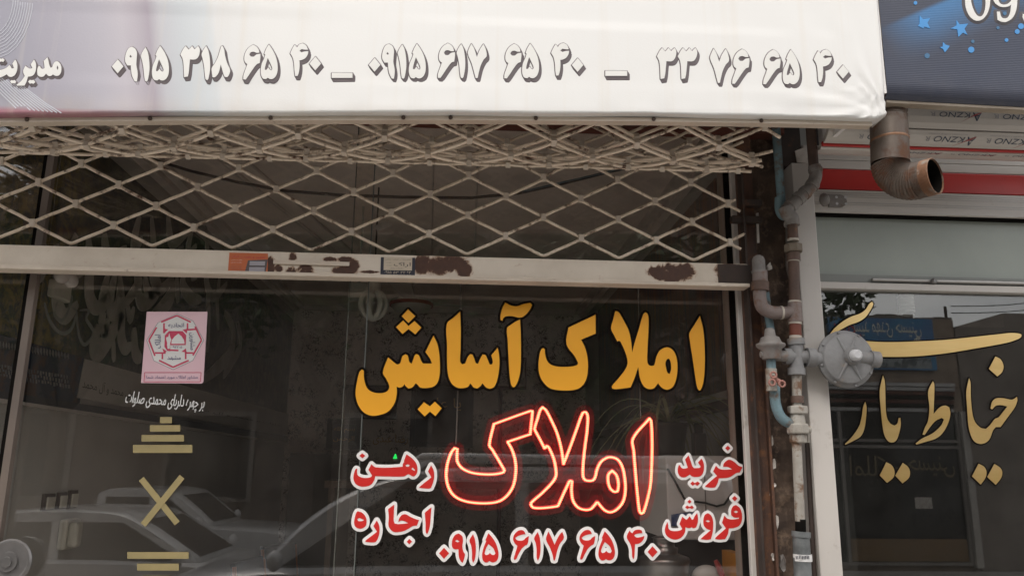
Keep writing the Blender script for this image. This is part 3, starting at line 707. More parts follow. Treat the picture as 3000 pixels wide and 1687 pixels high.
    for s_ in (-1, 1):
        if rail:
            mb = MB().tube([T(u0+.1, tp-.0, s_*(hh-.06)), T(u0+.2, tp+.07, s_*(hh-.06)), T(u1-.2, tp+.07, s_*(hh-.06)), T(u1-.1, tp, s_*(hh-.06))], .035, 6)
            mb.build('roof_rail', M['car_silver'], t)
        for u in wheels:
            wl_ = MB().lathe(T(u, wr, s_*(w/2-.19)), (0, s_, 0), [(0, wr*.9), (.02, wr), (.17, wr), (.19, wr*.92), (.19, wr*.6)], 20).build('wheel', M['tyre'], t)
            MB().lathe(T(u, wr, s_*(w/2-.01)), (0, s_, 0), [(0, wr*.62), (.012, wr*.6), (.02, wr*.2)], 16).build('rim', M['rim'], wl_)
    nose = max(p[0] for p in prof)
    for s_ in (-1, 1):
        MB().blob(T(nose-.06, .62, s_*(w/2-.25)), .12, 2, 0, (.5, 1.3, .6)).build('headlight', M['lampglass'], t)
    return t
suv_p = [(-2.3,.28),(2.2,.26),(2.36,.45),(2.32,.85),(2.05,1.02),(1.35,1.12),(-2.2,1.14),(-2.38,.95),(-2.4,.5)]
suv_g = [(1.42,1.10),(1.16,1.38),(.86,1.59),(.50,1.73),(.05,1.80),(-1.6,1.80),(-2.0,1.74),(-2.22,1.10)]
car('parked_car', .02, -4.05, 1.82, suv_p, suv_g, M['car_silver'], 'silver estate car with roof rails parked at the near kerb, mirrored in the shop window', 'car', (1.45, -1.4), .34, -1, True)
sed_p = [(-2.1,.25),(2.05,.23),(2.2,.4),(2.15,.68),(1.9,.78),(1.0,.90),(-1.5,.93),(-2.05,.9),(-2.2,.55)]
sed_g = [(1.05,.88),(.35,1.30),(.05,1.36),(-.75,1.36),(-1.05,1.31),(-1.65,.92)]
car('white_saloon', -3.45, -6.2, 1.68, sed_p, sed_g, M['car_white'], 'white saloon car in the road, mirrored low at the left of the shop window', 'car', (1.3, -1.25), .30)
pk_p = [(-2.3,.40),(2.1,.36),(2.3,.5),(2.28,.88),(2.0,.98),(.95,1.05),(-.55,1.06),(-.62,.86),(-2.35,.86),(-2.4,.5)]
pk_g = [(1.0,1.03),(.45,1.45),(.2,1.50),(-.35,1.50),(-.5,1.45),(-.55,1.04)]
car('pickup_truck', -4.05, -8.75, 1.66, pk_p, pk_g, M['car_white'], 'white pickup truck at the far kerb, mirrored at the left of the shop window', 'truck', (1.45, -1.45), .33)

# ================================================================== THE SHOP: room behind the window
XL, XR, FLZ, CEZ, YB = -1.62, 1.18, .15, 3.10, 5.0
M['ceil'] = mat('grey ceiling plaster', (.84, .76, .69), (.66, .59, .53), 2.2, .95, bump=.3, bscale=18)
M['cream_wall'] = mat('cream wall paint', (.38, .375, .345), (.33, .325, .30), 1.5, .8)
M['floor'] = mat('tile floor', (.34, .32, .30), (.28, .26, .25), 2, .4)
mt, nt, b_ = newmat('floral wallpaper')
g = N(nt, 'ShaderNodeNewGeometry'); vor = N(nt, 'ShaderNodeTexVoronoi'); vor.inputs['Scale'].default_value = 9
mpn = N(nt, 'ShaderNodeMapping'); nt.links.new(g.outputs['Position'], mpn.inputs[0]); nt.links.new(mpn.outputs[0], vor.inputs['Vector'])
n2 = noise_n(nt, 38, 5, .7, g.outputs['Position'], 1.5)
f = math_n(nt, 'MULTIPLY', ramp(nt, vor.outputs['Distance'], .35, .62, (1,1,1,1), (.15,.15,.15,1)), ramp(nt, n2, .48, .58))
nt.links.new(mixc(nt, f, (.66, .60, .54, 1), (.07, .052, .045, 1)), b_.inputs['Base Color']); b_.inputs['Roughness'].default_value = .8
M['paper_wall'] = mt
MB().box(XL-.1, XR+.1, .08, YB+.1, FLZ-.1, FLZ).build('interior_floor', M['floor'], kind='structure')
MB().box(XL-.1, XR+.1, .05, YB+.1, CEZ, CEZ+.12).build('interior_ceiling', M['ceil'], kind='structure')
MB().box(XL-.1, XL, .05, YB, FLZ, CEZ).build('interior_wall', M['cream_wall'], kind='structure')
MB().box(XR, XR+.06, .05, YB, FLZ, CEZ).build('interior_wall', M['cream_wall'], kind='structure')
MB().box(XL-.1, XR+.1, YB, YB+.1, FLZ, CEZ).build('interior_wall', M['paper_wall'], kind='structure')
# ceiling mouldings / conduits
mb = MB()
for y0, y1, x0, x1, dz_ in ((.06, YB, XL, XL+.05, .06), (.06, YB, XL+.05, XL+.10, .03), (.06, YB, XR-.05, XR, .06), (.06, YB, XR-.10, XR-.05, .03), (YB-.05, YB, XL+.1, XR-.1, .05)):
    mb.box(x0, x1, y0, y1, CEZ-dz_, CEZ-.001)
mb.build('cornice', mat('cornice plaster', (.66, .61, .56), (.5, .46, .42), 6, .85), label='pale stepped cornice where the shop ceiling meets the walls', cat='cornice')
for a, c, m_, lb in (((560, 400), (1010, 760), .012, 'leftmost slanting conduit'), ((640, 400), (1060, 760), .008, 'second slanting conduit from the left'), ((1270, 420), (1264, 760), .006, 'nearly straight conduit above the amber lettering'), ((1400, 430), (1390, 760), .006, 'rightmost conduit')):
    p, q = PZP(*a, CEZ-.008), PZP(*c, CEZ-.008)
    p.y = max(.1, p.y); MB().tube([p, q], m_, 5).build('ceiling_conduit', mat('conduit', (.66, .60, .55), None, 4, .8), label=lb+' on the grey shop ceiling behind the grille', cat='conduit', group='conduits on the shop ceiling')

# left wall: long dark prayer banner, white strip banner, trim
x_ = XL + .004
bn = thing('prayer_banner', (XL, 2, 1.9), 'long dark prayer banner with flowing grey calligraphy along the left wall', 'banner')
mt, nt, b_ = newmat('dark banner cloth'); g = N(nt, 'ShaderNodeNewGeometry')
na = ramp(nt, noise_n(nt, 14, 5, .7, g.outputs['Position'], .6), .45, .62)
nb_ = noise_n(nt, 2.3, 3, .5, g.outputs['Position'])
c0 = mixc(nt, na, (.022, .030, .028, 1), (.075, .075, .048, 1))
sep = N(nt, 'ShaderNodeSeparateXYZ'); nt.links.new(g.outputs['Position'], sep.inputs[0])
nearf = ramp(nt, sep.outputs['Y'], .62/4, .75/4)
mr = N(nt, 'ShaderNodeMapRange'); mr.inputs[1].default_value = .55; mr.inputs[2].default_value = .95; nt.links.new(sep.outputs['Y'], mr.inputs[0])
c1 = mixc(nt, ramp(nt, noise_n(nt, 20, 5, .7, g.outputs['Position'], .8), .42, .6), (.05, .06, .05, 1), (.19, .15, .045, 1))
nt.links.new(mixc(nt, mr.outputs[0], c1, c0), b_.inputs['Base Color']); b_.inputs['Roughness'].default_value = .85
M['banner'] = mt
zb0 = 1.99; zb1 = 2.95
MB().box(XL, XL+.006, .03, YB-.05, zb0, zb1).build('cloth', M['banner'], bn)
M['calli'] = mat('grey calligraphy ink', (.36, .35, .31), (.24, .235, .20), 6, .8)
def wall_stroke(mb, pts, w, ox=0, oy=0, s=1.0):
    q = [PXP(ox+a/s, oy+c/s, XL+.012) for a, c in pts]
    sm = []
    for i in range(len(q)-1):
        p0 = q[max(i-1, 0)]; p1 = q[i]; p2 = q[i+1]; p3 = q[min(i+2, len(q)-1)]
        for k in range(5):
            t = k/5; sm.append(.5*((2*p1)+(p2-p0)*t+(2*p0-5*p1+4*p2-p3)*t*t+(3*p1-p0-3*p2+p3)*t**3))
    sm.append(q[-1]); n = len(sm); vs = []
    for i, p in enumerate(sm):
        d = (sm[min(i+1, n-1)]-sm[max(i-1, 0)]); d.x = 0; d.normalize(); nn = Vector((0, -d.z, d.y))
        ww = w*(.25 + .75*math.sin(PI*min(1, max(0, (i+.6)/n)))**.7)
        vs += [p-nn*ww, p+nn*ww]
    vs2 = [v+Vector((.004, 0, 0)) for v in vs]; k = len(vs); fs = []
    for i in range(n-1):
        a = i*2; fs += [(a, a+1, a+3, a+2), (k+a, k+a+2, k+a+3, k+a+1), (a, a+2, k+a+2, k+a), (a+1, k+a+1, k+a+3, a+3)]
    mb.add(vs, []); mb.v = mb.v[:-len(vs)]
    mb.add(vs+vs2, fs)
LW = dict(ox=0, oy=780, s=2.787)
mb = MB()
for pts, w in ((((880,70),(850,180),(830,300),(840,330),(860,290)), .030), (((940,70),(905,200),(895,330),(920,385),(960,300),(975,120)), .035),
  (((975,80),(990,300),(985,560),(1020,670),(1070,640)), .035), (((1000,380),(900,560),(800,690),(765,640),(800,480)), .045),
  (((1110,60),(1120,200),(1150,290),(1220,270),(1290,180),(1280,90)), .040), (((1180,80),(1200,200),(1260,240)), .03),
  (((1390,70),(1400,220),(1330,330),(1240,400)), .045), (((1500,70),(1490,160),(1560,260),(1640,270)), .04), (((1000,330),(1120,160),(1150,90)), .03),
  (((850,370),(830,440),(850,540),(880,430)), .03), (((1040,320),(1060,430),(1090,330)), .022), (((920,600),(925,780)), .018), (((1090,500),(1100,700),(1150,760)), .035),
  (((1690,100),(1700,400),(1690,700)), .03), (((1830,380),(1900,520),(1880,700),(1780,820),(1650,930)), .05), (((1940,450),(1960,640),(1890,780),(1820,900)), .04), (((1790,90),(1770,300),(1780,520)), .03),
  (((1560,100),(1600,60),(1560,20),(1520,60)), .03), (((1440,90),(1450,300)), .026)):
    wall_stroke(mb, pts, w*1.15, **LW)
for dx, dy in ((-260, -330), (260, -480), (700, -420), (-520, -260)):
    for pts, w in ((((880,70),(850,180),(830,300),(840,330),(900,250)), .035), (((975,80),(990,300),(985,560),(1050,670),(1150,560)), .04), (((1110,60),(1120,200),(1150,290),(1290,180)), .04)):
        wall_stroke(mb, [(a+dx, c+dy) for a, c in pts], w, **LW)
mb.build('calligraphy', M['calli'], bn)
mb = MB()
for pts in (((360,300),(400,440),(480,540),(570,520),(620,380),(570,330)), ((480,230),(440,380),(500,440),(560,330),(560,220)), ((620,370),(640,560),(690,640),(760,540),(700,430),(720,360),(650,360)), ((540,200),(580,260),(570,330))):
    wall_stroke(mb, pts, .008, **LW)
mb.build('floral_line', mat('pale floral line', (.25, .26, .24), None, 5, .8), bn)
# lower border with pattern blocks
def wall_quad(mb, pts, off=.008, th=.004, ox=0, oy=780, s=2.787):
    q = [PXP(ox+a/s, oy+c/s, XL+off) for a, c in pts]
    mb.hexa(q, [v+Vector((th, 0, 0)) for v in q])
mb = MB(); wall_quad(mb, [(-120,1075),(-120,520),(680,745),(640,1170)], .006, .003)
mb.build('border', mat('blue brown border', (.018, .030, .050), (.06, .035, .025), 9, .8, lo=.5, hi=.6), bn)
random.seed(5); mb = MB()
for k in range(26):
    a = -60 + k*24; yy = 800 + a*.165
    for q in range(3):
        w0 = random.uniform(3, 12); h0 = random.uniform(20, 50)
        wall_quad(mb, [(a+q*7, yy+q*38+h0*.7), (a+q*7, yy+q*38), (a+q*7+w0, yy+q*38+2), (a+q*7+w0, yy+q*38+h0*.7+2)], .010, .003)
    wall_quad(mb, [(a+2, yy-155), (a+7, yy-190), (a+14, yy-175), (a+12, yy-130)], .010, .003)
mb.build('border_pattern', mat('faded border print', (.20, .19, .17), (.10, .12, .14), 9, .8), bn)
sb = thing('strip_banner', PXP(0+1200/2.787, 780+1100/2.787, XL), 'white paper strip banner with dark Persian words below the prayer banner', 'banner')
mb = MB(); wall_quad(mb, [(625,1072),(688,755),(1300,935),(2420,1262),(2420,1345),(1240,1185)], .009, .003) if False else None
q = [PXP(0+a/2.787, 780+c/2.787, XL+.012) for a, c in ((625,1072),(688,755),(2430,1225),(2430,1395))]
MB().hexa(q, [v+Vector((.004, 0, 0)) for v in q]).build('cloth', mat('white strip cloth', (.40, .385, .35), (.33, .32, .29), 2, .8), sb)
tq = [PXP(a/2.787, 780+c/2.787, XL+.018) for a, c in ((678,905),(1090,1005),(668,1010))]
text_mb(shape('علی محمد و آل محمد'), *tq, .001).build('lettering', mat('black ink', (.03, .03, .03), None, 5, .7), sb)
tq = [PXP(a/2.787, 780+c/2.787, XL+.018) for a, c in ((1480,1120),(2300,1290),(1470,1150))]
text_mb(shape('صلوات بر محمد و آل محمد'), *tq, .001).build('lettering', mat('black ink', (.05, .05, .05), None, 5, .7), sb)
mb = MB(); wall_quad(mb, [(-160,1060),(-160,1000),(2440,1400),(2440,1450)], .006, .022)
mb.build('wall_rail', mat('dark blue rail', (.020, .026, .034), None, 5, .7), label='dark blue rail along the left wall under the banners', cat='rail')
mb = MB(); wall_quad(mb, [(-160,1090),(-160,1062),(2440,1452),(2440,1470)], .004, .03)
mb.build('wall_ledge', mat('pale ledge', (.42, .40, .36), None, 5, .7), label='narrow pale ledge below the dark rail on the left wall', cat='ledge')

# light switches, intercom, twin lamp on the left wall
def wq(px, py): return PXP(px, py, XL+.002)
M['plastic'] = mat('cream plastic', (.50, .49, .42), (.45, .44, .38), 6, .4); M['plastic_b'] = mat('brown plastic', (.05, .035, .03), None, 6, .4)
for i, (a0, a1_, c0_, c1_, lab) in enumerate(((118,157,1444,1496,'brown framed light switch, nearest the door edge on the left wall'), (160,192,1440,1492,'brown framed light switch in the middle of the three on the left wall'), (193,224,1434,1490,'brown framed wall socket, furthest right of the three plates on the left wall'))):
    p, q = wq(a0, c1_), wq(a1_, c0_)
    t = thing('light_switch', (XL, (p.y+q.y)/2, p.z), lab, 'switch', 'plates on the left wall')
    MB().box(XL, XL+.012, p.y, q.y, p.z, q.z).build('frame', M['plastic_b'], t, bevel=.003)
    dy, dz = (q.y-p.y)*.2, (q.z-p.z)*.2
    MB().box(XL+.010, XL+.018, p.y+dy, q.y-dy*.4, p.z+dz*.4, q.z-dz).build('rocker', M['plastic'], t, bevel=.002)
p, q = wq(162, 1612), wq(218, 1515)
t = thing('intercom_phone', (XL, (p.y+q.y)/2, p.z), 'cream door intercom handset on the left wall below the switches', 'intercom')
MB().box(XL, XL+.035, p.y, q.y, p.z, q.z).build('base', M['plastic'], t, bevel=.012)
MB().box(XL+.035, XL+.075, p.y+(q.y-p.y)*.05, p.y+(q.y-p.y)*.5, p.z+.01, q.z-.01).build('handset', M['plastic'], t, bevel=.014)
p, q = wq(136, 852), wq(196, 818)
t = thing('emergency_light', (XL, (p.y+q.y)/2, p.z), 'twin round emergency lamp unit high on the left wall', 'lamp')
MB().box(XL, XL+.03, p.y, q.y, p.z-.02, p.z+.05).build('base', M['plastic'], t, bevel=.008)
for f in (.22, .75):
    MB().lathe((XL+.02, p.y+(q.y-p.y)*f, p.z+.065), (.9, -.45, 0), [(0, .016), (.015, .028), (.03, .030), (.036, .022), (.038, .0)], 16).build('lamp_head', M['white'], t)

# back wall: frames, shelf lettering, chair frame, dark door zone
def bq(px, py): return P(px, py, YB-.01)
def picture(px0, py0, px1, py1, lab, txt, mat_in):
    p, q = bq(px0, py1), bq(px1, py0)
    t = thing('picture_frame', ((p.x+q.x)/2, YB, p.z), lab, 'picture')
    mb = MB(); w = .045
    mb.box(p.x, q.x, YB-.035, YB-.002, p.z, p.z+w).box(p.x, q.x, YB-.035, YB-.002, q.z-w, q.z)
    mb.box(p.x, p.x+w, YB-.034, YB-.002, p.z+w, q.z-w).box(q.x-w, q.x, YB-.034, YB-.002, p.z+w, q.z-w)
    mb.build('frame', mat('dark wood frame', (.025, .017, .013), None, 6, .4), t)
    MB().box(p.x+w, q.x-w, YB-.018, YB-.002, p.z+w, q.z-w).build('print', mat_in, t)
    if txt:
        w0, h0 = q.x-p.x, q.z-p.z
        for i, tx in enumerate(txt):
            zt_ = q.z - h0*(.25+.3*i)
            text_mb(shape(tx), (p.x+w0*.2, YB-.02, zt_), (q.x-w0*.2, YB-.02, zt_), (p.x+w0*.2, YB-.02, zt_-h0*.2), .002).build('lettering', M['dim_gold2'], t)
M['dim_gold2'] = mat('gilt ink', (.45, .27, .08), None, 5, .5)
dk = mat('dark picture print', (.05, .05, .048), (.03, .03, .03), 4, .6)
picture(955, 1228, 1062, 1316, 'small dark framed gilt calligraphy at the left of the back wall', ['بسم الله', 'الرحمن'], dk)
picture(1200, 1120, 1388, 1308, 'large dark framed picture on the wallpaper behind the red sign', ['یا علی'], mat('dark large print', (.06, .045, .04), (.03, .026, .024), 3, .6))
picture(1010, 1130, 1165, 1226, 'dark framed panel partly behind the amber lettering', None, dk)
p, q = bq(1092, 1302), bq(1196, 1272)
mb = MB(); text_mb(shape('رضا عبدی'), (p.x, YB-.012, q.z), (q.x, YB-.012, q.z), (p.x, YB-.012, p.z), .004, mb)
mb.build('gilt_lettering', M['dim_gold2'], label='small gilt Persian lettering on the wallpaper under the dark panel', cat='lettering')
p, q = bq(1000, 1690), bq(880, 1330)
mb = MB().box(p.x, q.x, YB-.45, YB-.02, FLZ, q.z)
mb.build('dark_cabinet', mat('dark wood', (.022, .017, .014), None, 4, .5), label='tall dark cabinet at the left end of the back wall', cat='cabinet')
# chairs in the dark left corner
M['orange_metal'] = mat('orange chair frame', (.35, .10, .015), None, 8, .4); M['seat_dark'] = mat('dark seat vinyl', (.03, .028, .028), None, 6, .5)
def office_chair(x, y, rz, lab):
    t = thing('metal_chair', (x, y, FLZ), lab, 'chair', 'metal chairs in the shop')
    R = Matrix.Rotation(rz, 3, 'Z'); T = lambda a, c, z: Vector((x, y, FLZ)) + R @ Vector((a, c, z))
    for a in (-.2, .2):
        MB().tube([T(a, -.2, 0), T(a, -.2, .45)], .012, 6).build('leg', M['orange_metal'], t)
        MB().tube([T(a, .2, 0), T(a, .2, .45), T(a, .26, .9)], .012, 6).build('leg', M['orange_metal'], t)
    mb = MB(); mb.hexa([T(-.22, -.22, .45), T(.22, -.22, .45), T(.22, .2, .45), T(-.22, .2, .45)], [T(-.22, -.22, .5), T(.22, -.22, .5), T(.22, .2, .5), T(-.22, .2, .5)])
    mb.build('seat', M['seat_dark'], t, bevel=.015)
    mb = MB(); mb.hexa([T(-.2, .22, .65), T(.2, .22, .65), T(.2, .25, .65), T(-.2, .25, .65)], [T(-.2, .26, .92), T(.2, .26, .92), T(.2, .29, .92), T(-.2, .29, .92)])
    mb.build('backrest', M['seat_dark'], t, bevel=.01)
office_chair(-1.0, 3.2, 1.2, 'orange framed metal chair against the left wall')
office_chair(-.95, 2.3, 1.4, 'orange framed metal chair nearer the window on the left')
p = P(1470, 1075, 3.4)
mb = MB(); x0, x1, z0, z1 = P(1395, 1060, 3.4).x, P(1540, 1060, 3.4).x, P(1470, 1135, 3.4).z, P(1470, 1050, 3.4).z
mb.tube([(x0, 3.4, z0), (x0, 3.4, z1), (x1, 3.4, z1), (x1, 3.4, z0)], .014, 8, closed=True)
t = thing('coat_rail', ((x0+x1)/2, 3.4, FLZ), 'maroon tubular rail standing before the wallpaper behind the amber lettering', 'rail')
mb.build('hoop', mat('maroon tube', (.09, .018, .018), None, 5, .5), t)
MB().tube([((x0+x1)/2, 3.4, FLZ), ((x0+x1)/2, 3.4, z0)], .015, 8).build('post', mat('maroon tube', (.09, .018, .018), None, 5, .5), t)
# desk with printer and tiny green lamp
y_ = 2.2
p, q = P(1155, 1400, y_), P(1300, 1345, y_)
t = thing('office_desk', (p.x+.4, y_, FLZ), 'wooden office desk behind the window lettering', 'desk')
MB().box(p.x-.35, q.x+.9, y_-.3, y_+.4, p.z-.05, p.z-.012).build('desktop', mat('brown laminate', (.09, .055, .035), None, 4, .4), t)
for x in (p.x-.33, q.x+.86): MB().box(x, x+.03, y_-.28, y_+.38, FLZ, p.z-.05).build('side_panel', mat('brown laminate side', (.08, .05, .03), None, 4, .4), t)
t = thing('desk_printer', ((p.x+q.x)/2, y_, p.z-.012), 'grey desk printer with a green lamp behind the red word at the left', 'printer')
MB().box(p.x, q.x, y_-.1, y_+.25, p.z-.012, q.z).build('case', mat('grey case', (.36, .34, .33), None, 4, .5), t, bevel=.008)
pg = P(1158, 1337, y_-.06); mb = MB()
mb.add([(pg.x-.012, y_-.08, q.z), (pg.x+.012, y_-.08, q.z), (pg.x+.012, y_-.05, q.z), (pg.x-.012, y_-.05, q.z), (pg.x-.002, y_-.068, q.z+.028), (pg.x+.004, y_-.062, q.z+.028)],
       [(0,1,4),(1,2,5,4),(2,3,5),(3,0,4,5),(3,2,1,0)])
mb.build('indicator_lamp', emis('green lamp', (.02, 1, .15), .7), t)

# ceiling fan and lotus lamp
fz = CEZ; fc = P(1205, 897, 2.9)
t = thing('ceiling_fan', (fc.x, 2.9, fc.z), 'white ceiling fan with a red ring on its hub, above the amber lettering', 'fan')
M['fanwhite'] = mat('fan enamel', (.42, .40, .36), (.36, .34, .31), 5, .4)
MB().tube([(fc.x, 2.9, fz), (fc.x, 2.9, fc.z+.06)], .018, 8).build('rod', M['fanwhite'], t)
MB().lathe((fc.x, 2.9, fc.z-.05), (0, 0, 1), [(0, .05), (.02, .12), (.06, .15), (.09, .14), (.12, .05)], 24).build('hub', M['fanwhite'], t)
MB().lathe((fc.x, 2.9, fc.z+.0), (0, 0, 1), [(0, .152), (.012, .154), (.024, .15)], 24).build('ring', mat('red ring', (.25, .04, .03), None, 5, .5), t)
for k in range(3):
    a = .45 + k*2*PI/3; d = Vector((math.cos(a), math.sin(a), 0)); s_ = Vector((-d.y, d.x, 0))
    c = Vector((fc.x, 2.9, fc.z+.03)); A, B = c + d*.14, c + d*.62; mb = MB()
    v = [A-s_*.04, A+s_*.04, B+s_*.075+Vector((0, 0, .03)), B-s_*.075]
    mb.hexa(v, [q+Vector((0, 0, .006)) for q in v]); mb.build('blade', M['fanwhite'], t, bevel=.002)
lc = P(1093, 893, 1.6)
t = thing('lotus_lamp', (lc.x, 1.6, lc.z), 'unlit lotus shaped energy saving lamp hanging above the amber lettering', 'lamp')
M['tube_glass'] = mat('milky lamp tube', (.52, .56, .50), (.46, .5, .45), 5, .3)
R_ = PM(40, 1.6)
for k in range(7):
    a = 2*PI*k/7; mb = MB(); pts = []
    for i in range(11):
        th = PI*i/10; pts.append((lc.x + math.cos(a)*R_*math.sin(th)*.95, 1.6 + math.sin(a)*R_*math.sin(th)*.95, lc.z + R_*1.02*math.cos(th)))
    mb.tube(pts, R_*.20, 8); mb.build('lamp_tube', M['tube_glass'], t)
MB().lathe((lc.x, 1.6, lc.z+R_), (0, 0, 1), [(0, R_*.55), (R_*.5, R_*.5), (R_*.9, R_*.3)], 16).build('lamp_base', M['plastic'], t)
MB().tube([(lc.x, 1.6, lc.z+R_*1.8), (lc.x, 1.6, CEZ)], .005, 6).build('cable', M['plastic_b'], t)
p, q = P(1020, 872, 1.9), P(1078, 828, 1.9)
mb = MB().box(p.x, q.x, 1.9, 1.98, p.z, q.z+.0)
mb.tube([((p.x+q.x)/2, 1.94, q.z), ((p.x+q.x)/2, 1.94, CEZ)], .006, 5)
mb.build('hanging_box', mat('pale green card', (.34, .38, .34), None, 5, .6), label='pale green card box hanging left of the lotus lamp', cat='box')

# right side just behind the glass: white cabinet, plant, bottle, samovar, odds and ends
yc = .55
p, q = P(1958, 1580, yc), P(2170, 1335, yc)
cb = thing('white_cabinet', ((p.x+q.x)/2, yc, FLZ), 'pale grey metal cabinet behind the red words at the right', 'cabinet')
M['cabinet'] = mat('pale grey cabinet', (.86, .85, .83), (.80, .79, .77), 2, .45)
MB().box(p.x, q.x, yc, yc+.5, p.z, q.z).build('case', M['cabinet'], cb, bevel=.006)
xm = P(2066, 1450, yc).x
MB().box(xm-.002, xm+.002, yc-.003, yc+.001, p.z+.01, q.z-.01).build('seam', M['alu'], cb)
MB().box(p.x+.02, q.x-.02, yc+.02, yc+.48, FLZ, p.z).build('stand', mat('dark stand', (.03, .022, .02), None, 5, .6), cb)
mb = MB(); pts = [P(a, c, yc-.012) for a, c in ((1955,1372),(1975,1405),(2005,1460),(2030,1468),(2065,1472),(2100,1482),(2122,1476),(2145,1445),(2166,1420))]
mb.tube(pts, .0045, 6); mb.build('power_cable', mat('black cable', (.015, .014, .014), None, 5, .4), label='thin black cable draped across the pale cabinet', cat='cable')
p, q = P(1966, 1540, yc), P(2032, 1497, yc)
mb = MB(); mb.hexa([(p.x, yc-.012, p.z), (q.x, yc-.012, p.z+.012), (q.x, yc-.002, p.z+.012), (p.x, yc-.002, p.z)], [(p.x+.002, yc-.012, q.z-.012), (q.x+.002, yc-.012, q.z), (q.x+.002, yc-.002, q.z), (p.x+.002, yc-.002, q.z-.012)])
mb.build('blue_leaflet', mat('blue leaflet', (.05, .10, .26), (.22, .26, .33), 24, .5, lo=.45, hi=.6), label='blue printed leaflet stuck low on the pale cabinet', cat='leaflet')
pc = P(1963, 1332, yc+.2); topz = P(2100, 1335, yc+.0).z
pt = thing('spider_plant', (pc.x, yc+.2, topz), 'spider plant with long arching leaves in a dark pot on the pale cabinet', 'plant')
hz = PM(95, yc+.2)
MB().lathe((pc.x, yc+.2, topz), (0, 0, 1), [(0, .055), (hz*.9, .075), (hz*.92, .082), (hz, .082), (hz, .07), (hz*.93, .065)], 20).build('pot', mat('dark brown pot', (.03, .022, .02), None, 5, .4), pt)
M['leaf'] = mat('striped leaf', (.20, .21, .10), (.36, .34, .19), 12, .5)
rnd = random.Random(4); crown = Vector((pc.x, yc+.2, topz+hz))
for k in range(42):
    a = rnd.uniform(0, 2*PI); rc_ = rnd.uniform(.10, .44); hh = rnd.uniform(.06, .24); dr = rnd.uniform(.05, .42)
    d = Vector((math.cos(a), math.sin(a)*.7, 0)); w = rnd.uniform(.006, .011); vs = []; st = 9
    for i in range(st+1):
        t_ = i/st; c = crown + d*rc_*t_ + Vector((0, 0, hh*2.2*t_ - (hh*1.4+dr)*t_*t_))
        s_ = Vector((-d.y, d.x, 0))*w*(1-t_**3*.95); vs += [c-s_, c+Vector((0, 0, -.004)), c+s_]
    fs = []
    for i in range(st): fs += [(i*3, i*3+1, i*3+4, i*3+3), (i*3+1, i*3+2, i*3+5, i*3+4)]
    MB().add(vs, fs, True).build('leaf', M['leaf'], pt)
p, q = P(2032, 1335, yc+.12), P(2066, 1268, yc+.12)
t = thing('spray_bottle', ((p.x+q.x)/2, yc+.12, topz), 'dark flat bottle standing right of the plant on the pale cabinet', 'bottle')
MB().box(p.x, q.x, yc+.1, yc+.15, topz, q.z).build('body', mat('dark bottle', (.05, .048, .045), None, 5, .35), t, bevel=.006)
zz = P(2050, 1238, yc+.12).z
MB().box(p.x+.012, q.x-.01, yc+.11, yc+.14, q.z, zz).build('cap', mat('dark cap', (.03, .028, .027), None, 5, .4), t, bevel=.004)
sc_ = P(1948, 1690, .42)
sm_ = thing('samovar', (sc_.x, .42, sc_.z-.35), 'dull metal samovar at the bottom right of the window', 'samovar')
M['samovar'] = mat('dull nickel', (.30, .29, .28), (.2, .19, .185), 8, .32, .85)
zt = P(1948, 1578, .42).z; w1 = PM(30, .42); w2 = PM(70, .42)
MB().lathe((sc_.x, .42, sc_.z-.35), (0, 0, 1), [(0, .07), (.03, .09), (.08, .05), (.14, .12), (.30, w2*.95), (zt-sc_.z+.35-.085, w2), (zt-sc_.z+.35-.075, w2*1.05), (zt-sc_.z+.35-.062, w2*.98), (zt-sc_.z+.35-.05, w1*1.3)], 28).build('body', M['samovar'], sm_)
MB().lathe((sc_.x, .42, zt-.05), (0, 0, 1), [(0, w1*1.25), (.02, w1*1.3), (.025, w1), (.05, w1), (.055, w1*1.15), (.06, w1*.8)], 24).build('crown', M['samovar'], sm_)
p = P(2070, 1690, .40)
mb = MB(); mb.blob(p, PM(34, .4), 3, 0, (1.25, .8, 1)); mb.build('white_kettle', mat('white enamel', (.5, .48, .45), None, 4, .4), label='white rounded kettle top at the bottom right of the window', cat='kettle')
p, q = P(2118, 1690, .36), P(2096, 1640, .36)
mb = MB().tube([q, (p+q)/2 + Vector((.0, 0, .004)), p, p + Vector((.02, 0, -.05))], [PM(6, .36), PM(9, .36), PM(9, .36), PM(8, .36)], 8)
mb.build('red_tool', mat('red handle', (.34, .04, .035), None, 5, .45), label='red handled tool beside the white kettle', cat='tool')
p, q = P(2160, 1690, .3), P(2184, 1622, .3)
MB().box(p.x, q.x, .3, .46, p.z-.3, q.z).build('orange_folder', mat('amber folder', (.55, .24, .02), None, 5, .5), label='amber box file at the right edge of the window', cat='file')
# banner on the right wall seen between plant and frame
mb = MB().box(XR-.006, XR, .9, 4.2, 1.95, 2.95)
mb.build('wall_hanging', mat('dim colourful hanging', (.10, .10, .11), (.22, .12, .08), 7, .85, lo=.42, hi=.62, stretch=(1, 5, .35)), label='dim colourful cloth hanging on the right wall', cat='banner')
MB().box(XR-.05, XR, .2, 4.4, 1.86, 1.9).build('wall_shelf', mat('maroon shelf', (.06, .02, .018), None, 5, .5), label='thin maroon shelf along the right wall', cat='shelf')
ztab = sc_.z-.35
tt = thing('window_table', (sc_.x, .42, FLZ), 'low dark table under the samovar inside the window', 'table')
MB().box(sc_.x-.25, XR-.12, .15, .54, ztab-.03, ztab).build('tabletop', mat('dark laminate', (.04, .03, .025), None, 5, .5), tt)
for x in (sc_.x-.23, XR-.16):
    for y in (.17, .50): MB().box(x, x+.03, y, y+.03, FLZ, ztab-.03).build('leg', mat('dark leg', (.04, .03, .025), None, 5, .5), tt)

